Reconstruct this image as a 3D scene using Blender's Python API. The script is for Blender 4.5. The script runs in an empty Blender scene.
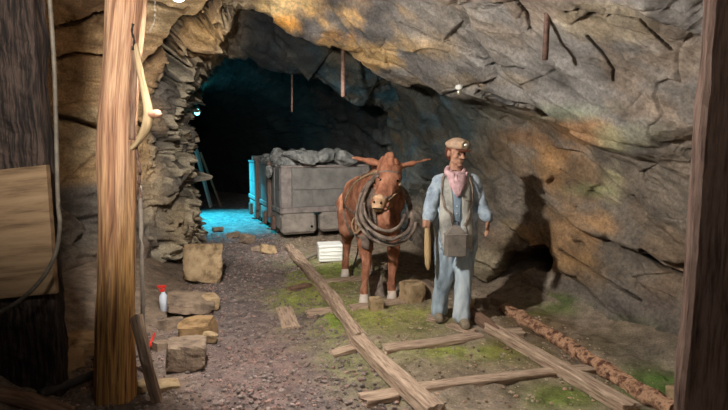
import bpy, math, random
import numpy as np
from mathutils import Vector, Matrix
from mathutils.bvhtree import BVHTree
rnd = random.Random(7)
C = bpy.context.scene.collection
# ------------------------------------------------------------------ camera maths
F = 520.0; H = 1.65; TH = math.atan(61/520.0); CT, ST = math.cos(TH), math.sin(TH)
CAM = Vector((0, 0, H))
def ray(px, py):
    a = (px-364)/F; b = (205-py)/F
    return Vector((a, CT+b*ST, -ST+b*CT))
def P(px, py, Y):
    d = ray(px, py); return CAM + d*(Y/d.y)
def G(px, py, z=0.0):
    d = ray(px, py); return CAM + d*((z-H)/d.z)
def proj(V):
    x = V[..., 0]; y = V[..., 1]; z = V[..., 2]-H
    f = np.maximum(y*CT - z*ST, 1e-3); u = y*ST + z*CT
    return 364+F*x/f, 205-F*u/f
def c(r, g, b):
    f = lambda v: (v/255/12.92) if v/255 <= .04045 else ((v/255+.055)/1.055)**2.4
    return (f(r), f(g), f(b))
# ------------------------------------------------------------------ numpy noise
def _h(i, j, k, s):
    with np.errstate(over='ignore'):
        n = (i.astype(np.uint32)*np.uint32(374761393) + j.astype(np.uint32)*np.uint32(668265263)
             + k.astype(np.uint32)*np.uint32(2147483647) + np.uint32((s*1274126177) & 0xffffffff))
        n = (n ^ (n >> np.uint32(13)))*np.uint32(1274126177)
        n = (n ^ (n >> np.uint32(15)))*np.uint32(2246822519)
        n = n ^ (n >> np.uint32(16))
    return n.astype(np.float64)/4294967295.0
def vnoise(V, s=0):
    I = np.floor(V).astype(np.int64); f = V-I; f = f*f*(3-2*f)
    i, j, k = I[..., 0], I[..., 1], I[..., 2]; r = 0
    for a in (0, 1):
        for b in (0, 1):
            for d in (0, 1):
                w = (f[..., 0] if a else 1-f[..., 0])*(f[..., 1] if b else 1-f[..., 1])*(f[..., 2] if d else 1-f[..., 2])
                r = r + w*_h(i+a, j+b, k+d, s)
    return r*2-1
def fbm(V, s=0, o=4, g=.5, l=2.03):
    r = 0; a = 1
    for q in range(o):
        r = r + a*vnoise(V*(l**q)+13.7*q, s+q); a *= g
    return r
def ridged(V, s=0, o=4):
    r = 0; a = 1
    for q in range(o):
        r = r + a*(1-2*np.abs(vnoise(V*(2.07**q)+5.1*q, s+q))); a *= .5
    return r
def facets(V, s=0, tilt=1.0):
    """piecewise-planar offset: every Worley cell is one tilted flat face"""
    I = np.floor(V).astype(np.int64)
    best = np.full(V.shape[:-1], 1e9); val = np.zeros(V.shape[:-1]); sec = best.copy()
    for a in (-1, 0, 1):
        for b in (-1, 0, 1):
            for d in (-1, 0, 1):
                i, j, k = I[..., 0]+a, I[..., 1]+b, I[..., 2]+d
                cx = i+_h(i, j, k, s); cy = j+_h(i, j, k, s+1); cz = k+_h(i, j, k, s+2)
                dx, dy, dz = V[..., 0]-cx, V[..., 1]-cy, V[..., 2]-cz
                q = dx*dx+dy*dy+dz*dz
                v = ((_h(i, j, k, s+3)-.5)*dx+(_h(i, j, k, s+4)-.5)*dy+(_h(i, j, k, s+5)-.5)*dz)*2*tilt+(_h(i, j, k, s+6)-.5)
                m = q < best
                sec = np.where(m, best, np.minimum(sec, q))
                val = np.where(m, v, val); best = np.where(m, q, best)
    return val, np.sqrt(sec)-np.sqrt(best)
def sstep(x, a, b):
    t = np.clip((x-a)/(b-a), 0, 1); return t*t*(3-2*t)
# ------------------------------------------------------------------ object helpers
def wloc(o):
    v = Vector((0, 0, 0))
    while o is not None:
        v += o.location; o = o.parent
    return v
def link(o, parent=None):
    C.objects.link(o)
    if parent is not None: o.parent = parent
    return o
def meshobj(name, verts, faces, mat, parent=None, smooth=True, origin=None, attrs=None):
    """verts are world coordinates; a top-level mesh gets its origin at its base"""
    V = np.asarray(verts, float).reshape(-1, 3)
    if parent is not None: off = np.array(wloc(parent)); loc = Vector((0, 0, 0))
    else:
        if origin is None: origin = ((V[:, 0].min()+V[:, 0].max())/2, (V[:, 1].min()+V[:, 1].max())/2, V[:, 2].min())
        off = np.array(origin); loc = Vector(origin)
    me = bpy.data.meshes.new(name)
    if isinstance(faces, np.ndarray):
        n = len(faces); k = faces.shape[1]
        me.vertices.add(len(V)); me.vertices.foreach_set('co', (V-off).astype(np.float32).ravel())
        me.loops.add(n*k); me.loops.foreach_set('vertex_index', faces.astype(np.int32).ravel())
        me.polygons.add(n); me.polygons.foreach_set('loop_start', np.arange(0, n*k, k, dtype=np.int32))
        me.polygons.foreach_set('loop_total', np.full(n, k, np.int32))
    else:
        me.from_pydata([tuple(v) for v in (V-off)], [], faces)
    me.update(calc_edges=True)
    me.polygons.foreach_set('use_smooth', np.full(len(me.polygons), smooth, bool))
    if attrs:
        for an, (ty, arr) in attrs.items():
            a = me.attributes.new(an, ty, 'POINT')
            if ty == 'FLOAT_COLOR':
                arr = np.hstack([arr, np.ones((len(arr), 1))]); a.data.foreach_set('color', arr.astype(np.float32).ravel())
            else: a.data.foreach_set('vector', np.asarray(arr).astype(np.float32).ravel())
    if mat: me.materials.append(mat)
    me.validate()
    o = bpy.data.objects.new(name, me); o.location = loc
    return link(o, parent)
def tag(o, label=None, cat=None, group=None, kind=None):
    for k, v in (('label', label), ('category', cat), ('group', group), ('kind', kind)):
        if v: o[k] = v
    return o
def thing(name, label, cat, loc, group=None):
    o = bpy.data.objects.new(name, None); o.empty_display_size = .1; o.location = Vector(loc)
    link(o); return tag(o, label, cat, group)
# ------------------------------------------------------------------ materials
def newmat(name):
    m = bpy.data.materials.new(name); m.use_nodes = True; nt = m.node_tree
    return m, nt, nt.nodes['Principled BSDF'], lambda t: nt.nodes.new(t)
def ramp(n, stops):
    r = n('ShaderNodeValToRGB'); e = r.color_ramp.elements
    while len(e) < len(stops): e.new(.5)
    for q, (p, col) in zip(e, stops): q.position = p; q.color = (*col, 1)
    return r
def mat_attr(name, scale=6, stretch=None, rough=.85, bump=.25, var=(.55, 1.35), fine=60, spec=.3):
    """colour from the mesh's own mineral colour, broken up by procedural noise"""
    m, nt, b, n = newmat(name); L = nt.links.new
    a = n('ShaderNodeAttribute'); a.attribute_name = 'alb'
    tc = n('ShaderNodeNewGeometry'); src = tc.outputs['Position']
    if stretch:
        mp = n('ShaderNodeMapping'); mp.vector_type = 'TEXTURE'; mp.inputs['Rotation'].default_value = stretch[0]; mp.inputs['Scale'].default_value = stretch[1]
        L(src, mp.inputs[0]); src = mp.outputs[0]
    n1 = n('ShaderNodeTexNoise'); n1.inputs['Scale'].default_value = scale; n1.inputs['Detail'].default_value = 9; n1.inputs['Roughness'].default_value = .65
    n2 = n('ShaderNodeTexNoise'); n2.inputs['Scale'].default_value = fine; n2.inputs['Detail'].default_value = 5; n2.inputs['Roughness'].default_value = .7
    L(src, n1.inputs['Vector']); L(tc.outputs['Position'], n2.inputs['Vector'])
    r = ramp(n, [(.3, (var[0],)*3), (.5, (1, 1, 1)), (.72, (var[1],)*3)]); L(n1.outputs[0], r.inputs[0])
    r2 = ramp(n, [(.3, (.6,)*3), (.7, (1.35,)*3)]); L(n2.outputs[0], r2.inputs[0])
    x = n('ShaderNodeMix'); x.data_type = 'RGBA'; x.blend_type = 'MULTIPLY'; x.inputs[0].default_value = 1
    y = n('ShaderNodeMix'); y.data_type = 'RGBA'; y.blend_type = 'MULTIPLY'; y.inputs[0].default_value = 1
    L(a.outputs['Color'], x.inputs[6]); L(r.outputs[0], x.inputs[7]); L(x.outputs[2], y.inputs[6]); L(r2.outputs[0], y.inputs[7])
    L(y.outputs[2], b.inputs['Base Color'])
    b.inputs['Roughness'].default_value = rough; b.inputs['Specular IOR Level'].default_value = spec
    b1 = n('ShaderNodeBump'); b1.inputs['Strength'].default_value = bump; b1.inputs['Distance'].default_value = .04
    b2 = n('ShaderNodeBump'); b2.inputs['Strength'].default_value = bump; b2.inputs['Distance'].default_value = .008
    L(n1.outputs[0], b1.inputs['Height']); L(n2.outputs[0], b2.inputs['Height']); L(b1.outputs[0], b2.inputs['Normal']); L(b2.outputs[0], b.inputs['Normal'])
    return m
def mat_noise(name, cols, scale=8, rough=.8, bump=.2, dist=.01, vec='obj', metal=0, spec=.3, detail=8, lo=.3, hi=.7, sc3=(1, 1, 1), distort=0.0):
    m, nt, b, n = newmat(name); L = nt.links.new
    if vec == 'grain':
        t = n('ShaderNodeAttribute'); t.attribute_name = 'grain'; s = t.outputs['Vector']
    else:
        t = n('ShaderNodeTexCoord'); s = t.outputs['Object']
    mp = n('ShaderNodeMapping'); mp.inputs['Scale'].default_value = sc3; L(s, mp.inputs[0])
    oi = n('ShaderNodeObjectInfo'); ad = n('ShaderNodeVectorMath'); ad.operation = 'ADD'
    sc = n('ShaderNodeMath'); sc.operation = 'MULTIPLY'; sc.inputs[1].default_value = 31; L(oi.outputs['Random'], sc.inputs[0])
    L(mp.outputs[0], ad.inputs[0]); L(sc.outputs[0], ad.inputs[1])
    n1 = n('ShaderNodeTexNoise'); n1.inputs['Scale'].default_value = scale; n1.inputs['Detail'].default_value = detail; n1.inputs['Roughness'].default_value = .65
    n1.inputs['Distortion'].default_value = distort
    L(ad.outputs[0], n1.inputs['Vector'])
    k = len(cols); r = ramp(n, [(lo+(hi-lo)*i/(k-1), cc) for i, cc in enumerate(cols)]); L(n1.outputs[0], r.inputs[0]); L(r.outputs[0], b.inputs['Base Color'])
    b.inputs['Roughness'].default_value = rough; b.inputs['Metallic'].default_value = metal; b.inputs['Specular IOR Level'].default_value = spec
    if bump:
        bb = n('ShaderNodeBump'); bb.inputs['Strength'].default_value = bump; bb.inputs['Distance'].default_value = dist
        L(n1.outputs[0], bb.inputs['Height']); L(bb.outputs[0], b.inputs['Normal'])
    return m
def mat_emit(name, col, s):
    m, nt, b, n = newmat(name)
    b.inputs['Base Color'].default_value = (*col, 1); b.inputs['Emission Color'].default_value = (*col, 1); b.inputs['Emission Strength'].default_value = s
    return m
GS = 9
M = {}
M['rock'] = mat_attr('cave_rock', 5, ((0, math.radians(28), math.radians(-45)), (2.2, 1, 1)), .8, .8, (.42, 1.65), 34, .35)
M['rock_left'] = mat_attr('banded_wall_rock', 5, ((0, math.radians(4), 0), (2.5, 1, .6)), .85, .7, (.5, 1.5), 45, .25)
M['ground'] = mat_attr('mine_floor_ground', 9, None, .9, .5, (.55, 1.45), 70, .2)
M['gravel'] = mat_attr('loose_gravel', 30, None, .85, .2, (.7, 1.3), 90, .3)
M['peeled_plain'] = mat_noise('peeled_log_wood', [c(70, 46, 34), c(140, 100, 70), c(178, 134, 92), c(122, 82, 52)], 5, .7, .5, .02, 'grain', lo=.28, hi=.72, distort=.6)
def mat_log():
    m, nt, b, n = newmat('streaked_peeled_log'); L = nt.links.new
    t = n('ShaderNodeAttribute'); t.attribute_name = 'grain'
    def nz(sc3, scale, det=8):
        mp = n('ShaderNodeMapping'); mp.inputs['Scale'].default_value = sc3; L(t.outputs['Vector'], mp.inputs[0])
        x = n('ShaderNodeTexNoise'); x.inputs['Scale'].default_value = scale; x.inputs['Detail'].default_value = det; x.inputs['Roughness'].default_value = .6; x.inputs['Distortion'].default_value = .8; L(mp.outputs[0], x.inputs['Vector']); return x
    a = nz((2.2, 2.2, .9), 1.6); f = nz((6, 6, 1.2), 2.5); g = nz((1, 1, .8), 1.1, 3)
    r1 = ramp(n, [(.30, c(84, 54, 40)), (.42, c(168, 122, 92)), (.56, c(206, 164, 128)), (.72, c(146, 106, 84))]); L(a.outputs[0], r1.inputs[0])
    r2 = ramp(n, [(.32, c(56, 36, 28)), (.42, c(150, 100, 56)), (.55, c(206, 156, 84)), (.64, c(112, 72, 50)), (.75, c(190, 152, 104))]); L(a.outputs[0], r2.inputs[0])
    sp = n('ShaderNodeSeparateXYZ'); L(t.outputs['Vector'], sp.inputs[0])
    ad = n('ShaderNodeMath'); ad.operation = 'MULTIPLY_ADD'; L(g.outputs[0], ad.inputs[0]); ad.inputs[1].default_value = 1.2; L(sp.outputs['Z'], ad.inputs[2])
    rm = ramp(n, [(.30, (0, 0, 0)), (.60, (1, 1, 1))]); md = n('ShaderNodeMath'); md.operation = 'MULTIPLY'; md.inputs[1].default_value = .28; L(ad.outputs[0], md.inputs[0]); L(md.outputs[0], rm.inputs[0])
    mx = n('ShaderNodeMix'); mx.data_type = 'RGBA'; L(rm.outputs[0], mx.inputs[0]); L(r2.outputs[0], mx.inputs[6]); L(r1.outputs[0], mx.inputs[7])
    rf = ramp(n, [(.3, (.6,)*3), (.6, (1.12,)*3)]); L(f.outputs[0], rf.inputs[0])
    mm = n('ShaderNodeMix'); mm.data_type = 'RGBA'; mm.blend_type = 'MULTIPLY'; mm.inputs[0].default_value = 1; L(mx.outputs[2], mm.inputs[6]); L(rf.outputs[0], mm.inputs[7]); L(mm.outputs[2], b.inputs['Base Color'])
    b.inputs['Roughness'].default_value = .75; bb = n('ShaderNodeBump'); bb.inputs['Strength'].default_value = .6; bb.inputs['Distance'].default_value = .02; L(f.outputs[0], bb.inputs['Height']); L(bb.outputs[0], b.inputs['Normal'])
    return m
M['peeled'] = mat_log()
M['old_wood'] = mat_noise('weathered_grey_wood', [c(96, 76, 64), c(168, 142, 120), c(198, 174, 150)], 7, .85, .5, .012, 'grain')
M['brown_wood'] = mat_noise('brown_weathered_wood', [c(70, 52, 42), c(120, 92, 74), c(146, 118, 96)], 7, .85, .5, .012, 'grain')
M['dark_timber'] = mat_noise('dark_rough_timber', [c(10, 8, 7), c(30, 22, 18), c(70, 56, 48), c(26, 19, 16)], 5, .85, .7, .03, 'grain', lo=.3, hi=.75)
M['brown_timber'] = mat_noise('brown_rough_timber', [c(38, 28, 25), c(96, 74, 64), c(122, 100, 88), c(82, 62, 56)], 4, .85, .6, .02, 'grain', lo=.3, hi=.75)
M['board'] = mat_noise('pine_board', [c(80, 62, 44), c(124, 100, 74), c(138, 114, 86)], 2.2, .7, .2, .005, 'grain')
M['rust_wood'] = mat_noise('flaking_rust', [c(40, 28, 24), c(104, 68, 50), c(192, 150, 118), c(92, 60, 46)], 13, .85, .9, .03, lo=.3, hi=.68)
M['rust'] = mat_noise('rusty_iron', [c(56, 42, 36), c(98, 72, 60), c(118, 92, 80)], 20, .7, .3, .005)
M['pipe'] = mat_noise('dull_grey_pipe', [c(104, 94, 84), c(150, 138, 124)], 10, .6, .1, .003)
M['hose'] = mat_noise('dirty_hose', [c(70, 64, 56), c(112, 102, 88)], 14, .6, .15, .003)
M['dark_pipe'] = mat_noise('dark_pipe', [c(40, 38, 38), c(74, 68, 64)], 10, .6, .1, .003)
M['stone'] = mat_noise('tan_stone', [c(88, 70, 52), c(164, 138, 104), c(192, 166, 130)], 9, .9, .6, .03)
M['stone_grey'] = mat_noise('grey_stone', [c(80, 68, 58), c(132, 112, 94), c(156, 136, 114)], 9, .9, .6, .03)
M['stone_orange'] = mat_noise('orange_stone', [c(92, 70, 46), c(160, 128, 90), c(140, 116, 86)], 7, .9, .6, .03)
M['coal'] = mat_noise('grey_ore', [c(52, 52, 50), c(116, 116, 112), c(156, 154, 148)], 9, .75, .6, .03)
M['cart'] = mat_noise('painted_cart_plate', [c(84, 80, 76), c(112, 108, 103), c(132, 127, 120)], 5, .65, .25, .008, lo=.25, hi=.75)
M['cart_rim'] = mat_noise('cart_rim_iron', [c(90, 82, 78), c(124, 114, 108), c(144, 134, 126)], 7, .65, .3, .008)
M['cart_base'] = mat_noise('cart_base_iron', [c(96, 88, 80), c(136, 126, 116), c(154, 144, 132)], 5, .7, .35, .01)
M['stake'] = mat_noise('cart_stake', [c(72, 58, 52), c(112, 94, 84)], 6, .8, .3, .008, 'grain')
M['iron'] = mat_noise('dark_iron', [c(30, 28, 27), c(62, 56, 52)], 14, .6, .3, .004, metal=.3)
M['white'] = mat_noise('white_plastic', [c(212, 210, 202), c(236, 234, 226)], 3, .5, .05, .002)
M['fur'] = mat_noise('red_brown_hide', [c(76, 46, 34), c(152, 98, 72), c(196, 146, 118)], 11, .8, .55, .014, sc3=(1, 1, .6), lo=.25, hi=.75)
M['hoof'] = mat_noise('pale_hoof', [c(190, 172, 156), c(226, 214, 200)], 10, .7, .1, .002)
M['muzzle'] = mat_noise('pale_muzzle_hide', [c(150, 106, 76), c(214, 178, 140)], 16, .75, .3, .005)
M['mane'] = mat_noise('dark_mane', [c(60, 30, 20), c(120, 66, 46)], 30, .85, .6, .01)
M['leather'] = mat_noise('worn_grey_leather', [c(62, 50, 44), c(118, 102, 90), c(156, 138, 122)], 14, .7, .4, .006)
M['rope'] = mat_noise('harness_rope', [c(120, 98, 74), c(176, 150, 118)], 40, .85, .5, .004)
M['denim'] = mat_noise('faded_denim', [c(92, 102, 112), c(148, 160, 170), c(178, 184, 186)], 9, .85, .25, .006, lo=.28, hi=.7)
M['jeans'] = mat_noise('light_blue_denim', [c(88, 98, 108), c(154, 168, 178), c(194, 200, 200)], 6, .85, .25, .006, sc3=(1, 1, .35), lo=.28, hi=.7)
M['vest'] = mat_noise('grey_beige_cloth', [c(120, 118, 112), c(164, 160, 150), c(182, 176, 164)], 9, .9, .25, .006)
M['shirt'] = mat_noise('blue_shirt', [c(108, 124, 138), c(146, 162, 176)], 9, .85, .2, .004)
M['scarf'] = mat_noise('pink_scarf', [c(140, 104, 106), c(190, 152, 152), c(206, 174, 170)], 14, .85, .3, .006)
M['skin'] = mat_noise('worn_painted_skin', [c(110, 76, 60), c(166, 122, 98), c(190, 146, 120)], 14, .6, .15, .003)
M['cap'] = mat_noise('tan_hard_cap', [c(120, 92, 72), c(176, 146, 120), c(192, 164, 136)], 12, .6, .2, .004)
M['brass'] = mat_noise('lamp_metal', [c(190, 170, 140), c(236, 222, 196)], 20, .3, .1, .002, metal=.7)
M['boot'] = mat_noise('dusty_boot', [c(104, 92, 76), c(154, 138, 116)], 14, .85, .2, .004)
M['pail'] = mat_noise('tin_pail', [c(90, 82, 74), c(130, 120, 110), c(146, 136, 126)], 9, .55, .3, .004, metal=.2)
M['stick'] = mat_noise('pale_handle_wood', [c(150, 122, 82), c(196, 166, 122)], 5, .7, .3, .004, 'grain')
M['hame'] = mat_noise('cream_hame_wood', [c(110, 88, 62), c(166, 142, 106), c(182, 160, 126)], 5, .65, .3, .006, 'grain')
M['eye'] = mat_noise('dark_eye', [c(14, 10, 8), c(26, 18, 14)], 10, .2, 0)
M['red'] = mat_noise('red_plastic', [c(190, 40, 32), c(214, 60, 46)], 5, .4, 0)
M['bottle'] = mat_noise('pale_bottle_plastic', [c(206, 214, 228), c(226, 230, 238)], 5, .4, 0)
M['cable'] = mat_noise('white_cable', [c(130, 126, 116), c(160, 156, 146)], 5, .6, 0)
M['bluewood'] = mat_noise('whitewashed_wood', [c(140, 140, 136), c(190, 190, 184)], 6, .8, .3, .006, 'grain')
# ------------------------------------------------------------------ shape helpers
def cr(pts, n):
    """Catmull-Rom through pts, n samples"""
    A = np.array([list(p) for p in pts], float); k = len(A)
    if k == 2: t = np.linspace(0, 1, n)[:, None]; return A[0]*(1-t)+A[1]*t
    A = np.vstack([2*A[0]-A[1], A, 2*A[-1]-A[-2]]); T = np.linspace(0, k-1-1e-9, n); i = T.astype(int); t = (T-i)[:, None]
    p0, p1, p2, p3 = A[i], A[i+1], A[i+2], A[i+3]
    return .5*((2*p1)+(-p0+p2)*t+(2*p0-5*p1+4*p2-p3)*t*t+(-p0+3*p1-3*p2+p3)*t**3)
def sweep(pts, sec, n=24, up=(0, 0, 1), radii=None, noise=0, nf=6, seed=0, ragged=0):
    """sec: (K,2) closed cross-section in metres (side, up). returns verts, faces, grain"""
    A = cr(pts, n); K = len(sec); T = np.gradient(A, axis=0); T /= np.linalg.norm(T, axis=1)[:, None]+1e-12
    up = np.array(up, float); S = np.cross(T, up); bad = np.linalg.norm(S, axis=1) < .05
    if bad.any(): S[bad] = np.cross(T[bad], np.array([1., 0, 0]))
    S /= np.linalg.norm(S, axis=1)[:, None]; U = np.cross(S, T)
    rr = np.ones(n) if radii is None else np.interp(np.linspace(0, 1, n), np.linspace(0, 1, len(radii)), radii)
    sec = np.asarray(sec, float); V = A[:, None, :]+rr[:, None, None]*(S[:, None, :]*sec[None, :, :1]+U[:, None, :]*sec[None, :, 1:])
    seg = np.concatenate([[0], np.cumsum(np.linalg.norm(np.diff(A, axis=0), axis=1))])
    so = seed*3.17
    gr = np.stack([np.broadcast_to(sec[None, :, 0]*GS+so, V.shape[:2]), np.broadcast_to(sec[None, :, 1]*GS, V.shape[:2]), np.broadcast_to(seg[:, None]*.9, V.shape[:2])], -1)
    if noise:
        N = V-A[:, None, :]; N = N/(np.linalg.norm(N, axis=2)[..., None]+1e-9)
        q = np.stack([N[..., 0]*1.3, N[..., 1]*1.3, N[..., 2]*1.3+so], -1)+A[:, None, :]*nf*.25
        V = V+N*noise*(fbm(q*1.5, seed, 3)[..., None])
        if ragged:
            e = ragged*(vnoise(np.stack([sec[:, 0]*40, sec[:, 1]*40, np.full(K, so)], -1), seed))
            V[0] -= T[0]*e[:, None]; V[-1] += T[-1]*e[:, None]
    f = []
    for i in range(n-1):
        for j in range(K):
            f.append((i*K+j, i*K+(j+1) % K, (i+1)*K+(j+1) % K, (i+1)*K+j))
    V = V.reshape(-1, 3); gr = gr.reshape(-1, 3)
    V = np.vstack([V, V[:K].mean(0), V[-K:].mean(0)]); gr = np.vstack([gr, gr[:K].mean(0), gr[-K:].mean(0)])
    a, b = len(V)-2, len(V)-1
    for j in range(K):
        f.append((a, (j+1) % K, j)); f.append((b, (n-1)*K+j, (n-1)*K+(j+1) % K))
    return V, f, gr
def circ(r, K=12, sq=1.0):
    t = np.arange(K)*2*math.pi/K; return np.stack([r*np.cos(t), r*sq*np.sin(t)], -1)
def rect(w, h, b=None, per=3):
    """rounded rectangle w x h with some points along each side"""
    b = b if b is not None else min(w, h)*.12
    pts = []; x, y = w/2, h/2
    cs = [(x, -y, 1, -1), (x, y, 1, 1), (-x, y, -1, 1), (-x, -y, -1, -1)]
    seq = [(x-b, -y), (x, -y+b), (x, y-b), (x-b, y), (-x+b, y), (-x, y-b), (-x, -y+b), (-x+b, -y)]
    for i, p in enumerate(seq):
        q = seq[(i+1) % 8]; k = per if i % 2 else 1
        for t in range(k): pts.append((p[0]+(q[0]-p[0])*t/k, p[1]+(q[1]-p[1])*t/k))
    return np.array(pts)
def beam(name, pts, w, h, mat, parent=None, n=24, noise=.006, seed=1, up=(0, 0, 1), radii=None, ragged=.02, smooth=False, nf=6):
    V, f, g = sweep(pts, rect(w, h), n, up, radii, noise, nf, seed, ragged)
    return meshobj(name, V, f, mat, parent, smooth, attrs={'grain': ('FLOAT_VECTOR', g)})
def log(name, pts, r, mat, parent=None, n=40, noise=.01, seed=1, K=20, radii=None, ragged=.01, nf=6, smooth=True):
    V, f, g = sweep(pts, circ(r, K), n, (0, .3, 1) if abs(pts[-1][2]-pts[0][2]) < .5 else (0, 1, 0), radii, noise, nf, seed, ragged)
    return meshobj(name, V, f, mat, parent, smooth, attrs={'grain': ('FLOAT_VECTOR', g)})
def tube(name, pts, r, mat, parent=None, n=40, K=8, radii=None, noise=0, sq=1.0, up=(0, 0, 1), seed=0):
    V, f, g = sweep(pts, circ(r, K, sq), n, up, radii, noise, 6, seed)
    return meshobj(name, V, f, mat, parent, True, attrs={'grain': ('FLOAT_VECTOR', g)})
def merge(parts):
    V = []; Fc = []; k = 0
    for v, f in parts:
        V.append(np.asarray(v, float)); Fc += [tuple(i+k for i in q) for q in f]; k += len(v)
    return np.vstack(V), Fc
def boxm(cn, ex, ey, ez, b=.01):
    """bevelled box: centre, three half-axis vectors"""
    cn = np.array(cn, float); E = [np.array(e, float) for e in (ex, ey, ez)]; L = [np.linalg.norm(e) for e in E]
    V = []; idx = {}
    for sx in (-1, 1):
        for sy in (-1, 1):
            for sz in (-1, 1):
                s = (sx, sy, sz)
                for a in range(3):
                    p = cn.copy()
                    for d in range(3):
                        k = 1 if d == a else 1-min(.45, b/L[d])
                        p = p+E[d]*s[d]*k
                    idx[(s, a)] = len(V); V.append(p)
    f = []
    for a in range(3):
        o = [d for d in range(3) if d != a]
        for sg in (-1, 1):
            q = []
            for u, v in ((-1, -1), (1, -1), (1, 1), (-1, 1)):
                s = [0, 0, 0]; s[a] = sg; s[o[0]] = u; s[o[1]] = v; q.append(idx[(tuple(s), a)])
            f.append(q if (sg > 0) == (a != 1) else q[::-1])
    for a in range(3):
        o = [d for d in range(3) if d != a]
        for u in (-1, 1):
            for v in (-1, 1):
                s1 = [0]*3; s2 = [0]*3; s1[a] = -1; s2[a] = 1
                s1[o[0]] = s2[o[0]] = u; s1[o[1]] = s2[o[1]] = v
                f.append([idx[(tuple(s1), o[0])], idx[(tuple(s2), o[0])], idx[(tuple(s2), o[1])], idx[(tuple(s1), o[1])]])
    for s in [(x, y, z) for x in (-1, 1) for y in (-1, 1) for z in (-1, 1)]: f.append([idx[(s, 0)], idx[(s, 1)], idx[(s, 2)]])
    return np.array(V), f
def fixn(o):
    import bmesh
    bm = bmesh.new(); bm.from_mesh(o.data); bmesh.ops.recalc_face_normals(bm, faces=bm.faces[:]); bm.to_mesh(o.data); bm.free(); return o
def box(name, cn, ex, ey, ez, mat, parent=None, b=.01):
    V, f = boxm(cn, ex, ey, ez, b); return fixn(meshobj(name, V, f, mat, parent, False))
_ico = {}
def ico(sub):
    if sub not in _ico:
        import bmesh
        bm = bmesh.new(); bmesh.ops.create_icosphere(bm, subdivisions=sub, radius=1)
        _ico[sub] = (np.array([v.co[:] for v in bm.verts]), [tuple(v.index for v in fc.verts) for fc in bm.faces]); bm.free()
    return _ico[sub]
def rockm(cn, size, seed, rot=(0, 0, 0), block=0.0, sub=4, noise=.04, nplanes=14):
    """convex stone cut by planes; block=1 gives a squared block"""
    r = random.Random(seed); D, f = ico(sub); rad = np.full(len(D), 1.25)
    pl = []
    if block:
        for a in range(3):
            for s in (-1, 1):
                nn = np.zeros(3); nn[a] = s; nn += np.array([r.gauss(0, .1) for _ in range(3)])*(1.3-block); pl.append((nn/np.linalg.norm(nn), .78+r.uniform(-.05, .06)))
    for q in range(int(nplanes*(1-block*.7))):
        nn = np.array([r.gauss(0, 1) for _ in range(3)]); nn /= np.linalg.norm(nn); pl.append((nn, r.uniform(.78, 1.0) if not block else r.uniform(1.0, 1.2)))
    for nn, d in pl:
        t = D@nn; rad = np.where(t > .05, np.minimum(rad, d/np.maximum(t, .05)), rad)
    V = D*rad[:, None]
    V = V*(1+noise*fbm(V*2.2+seed, seed % 97, 4)[:, None])
    V = V*np.array(size)
    R = np.array(Matrix.Rotation(rot[2], 3, 'Z')@Matrix.Rotation(rot[1], 3, 'Y')@Matrix.Rotation(rot[0], 3, 'X'))
    return V@R.T+np.array(cn, float), f
def rock(name, cn, size, seed, mat, label, group=None, rot=(0, 0, 0), block=0.0, cat='rock', sub=4, rest=None, noise=.04):
    V, f = rockm(cn, size, seed, rot, block, sub, noise)
    if rest is not None: V[:, 2] += rest-V[:, 2].min()
    return tag(meshobj(name, V, f, mat, None, False), label, cat, group)
def capsm(p0, r0, p1, r1, K=20, hs=5):
    p0, p1 = np.array(p0, float), np.array(p1, float); d = p1-p0; L = np.linalg.norm(d)
    d = d/L if L > 1e-6 else np.array([0, 0, 1.]); a = np.array([1., 0, 0]) if abs(d[0]) < .8 else np.array([0, 1., 0])
    s = np.cross(d, a); s /= np.linalg.norm(s); u = np.cross(d, s); rings = []
    for i in range(1, hs+1):
        t = math.pi/2*(1-i/hs)
        rings.append((p0-d*r0*math.sin(t), r0*math.cos(t)))
    for i in range(0, hs):
        t = math.pi/2*i/hs
        rings.append((p1+d*r1*math.sin(t), r1*math.cos(t)))
    V = [p0-d*r0]
    for cc, rr in rings:
        for k in range(K):
            th = 2*math.pi*k/K; V.append(cc+rr*(s*math.cos(th)+u*math.sin(th)))
    V.append(p1+d*r1); f = []; n = len(rings)
    for k in range(K): f.append((0, 1+(k+1) % K, 1+k)); f.append((len(V)-1, 1+(n-1)*K+k, 1+(n-1)*K+(k+1) % K))
    for i in range(n-1):
        for k in range(K): f.append((1+i*K+k, 1+i*K+(k+1) % K, 1+(i+1)*K+(k+1) % K, 1+(i+1)*K+k))
    return np.array(V), f
def ellm(cn, rx, ry, rz, R=None, sub=3):
    D, f = ico(sub); V = D*np.array([rx, ry, rz])
    if R is not None: V = V@np.array(R).T
    return V+np.array(cn, float), f
def blob(name, shapes, mat, parent=None, voxel=.015, smooth=4, disp=None, fac=.6):
    """union of closed shapes melted into one continuous skin"""
    V, f = merge(shapes)
    me = bpy.data.meshes.new('t'); me.from_pydata([tuple(v) for v in V], [], f); o = bpy.data.objects.new('t', me); C.objects.link(o); fixn(o)
    m = o.modifiers.new('r', 'REMESH'); m.mode = 'VOXEL'; m.voxel_size = voxel
    s = o.modifiers.new('s', 'SMOOTH'); s.factor = fac; s.iterations = smooth
    dg = bpy.context.evaluated_depsgraph_get(); e = o.evaluated_get(dg); m2 = bpy.data.meshes.new_from_object(e)
    n = len(m2.vertices); A = np.empty(n*3, np.float32); m2.vertices.foreach_get('co', A); A = A.reshape(-1, 3).astype(float)
    N = np.empty(n*3, np.float32); m2.vertices.foreach_get('normal', N); N = N.reshape(-1, 3)
    fs = [tuple(p.vertices) for p in m2.polygons]
    bpy.data.objects.remove(o); bpy.data.meshes.remove(me); bpy.data.meshes.remove(m2)
    if disp is not None: A = A+N*disp(A)[:, None]
    ob = meshobj(name, A, fs, mat, parent, True)
    return ob, BVHTree.FromPolygons([tuple(v) for v in A], fs)
YMIN = 0
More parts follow.
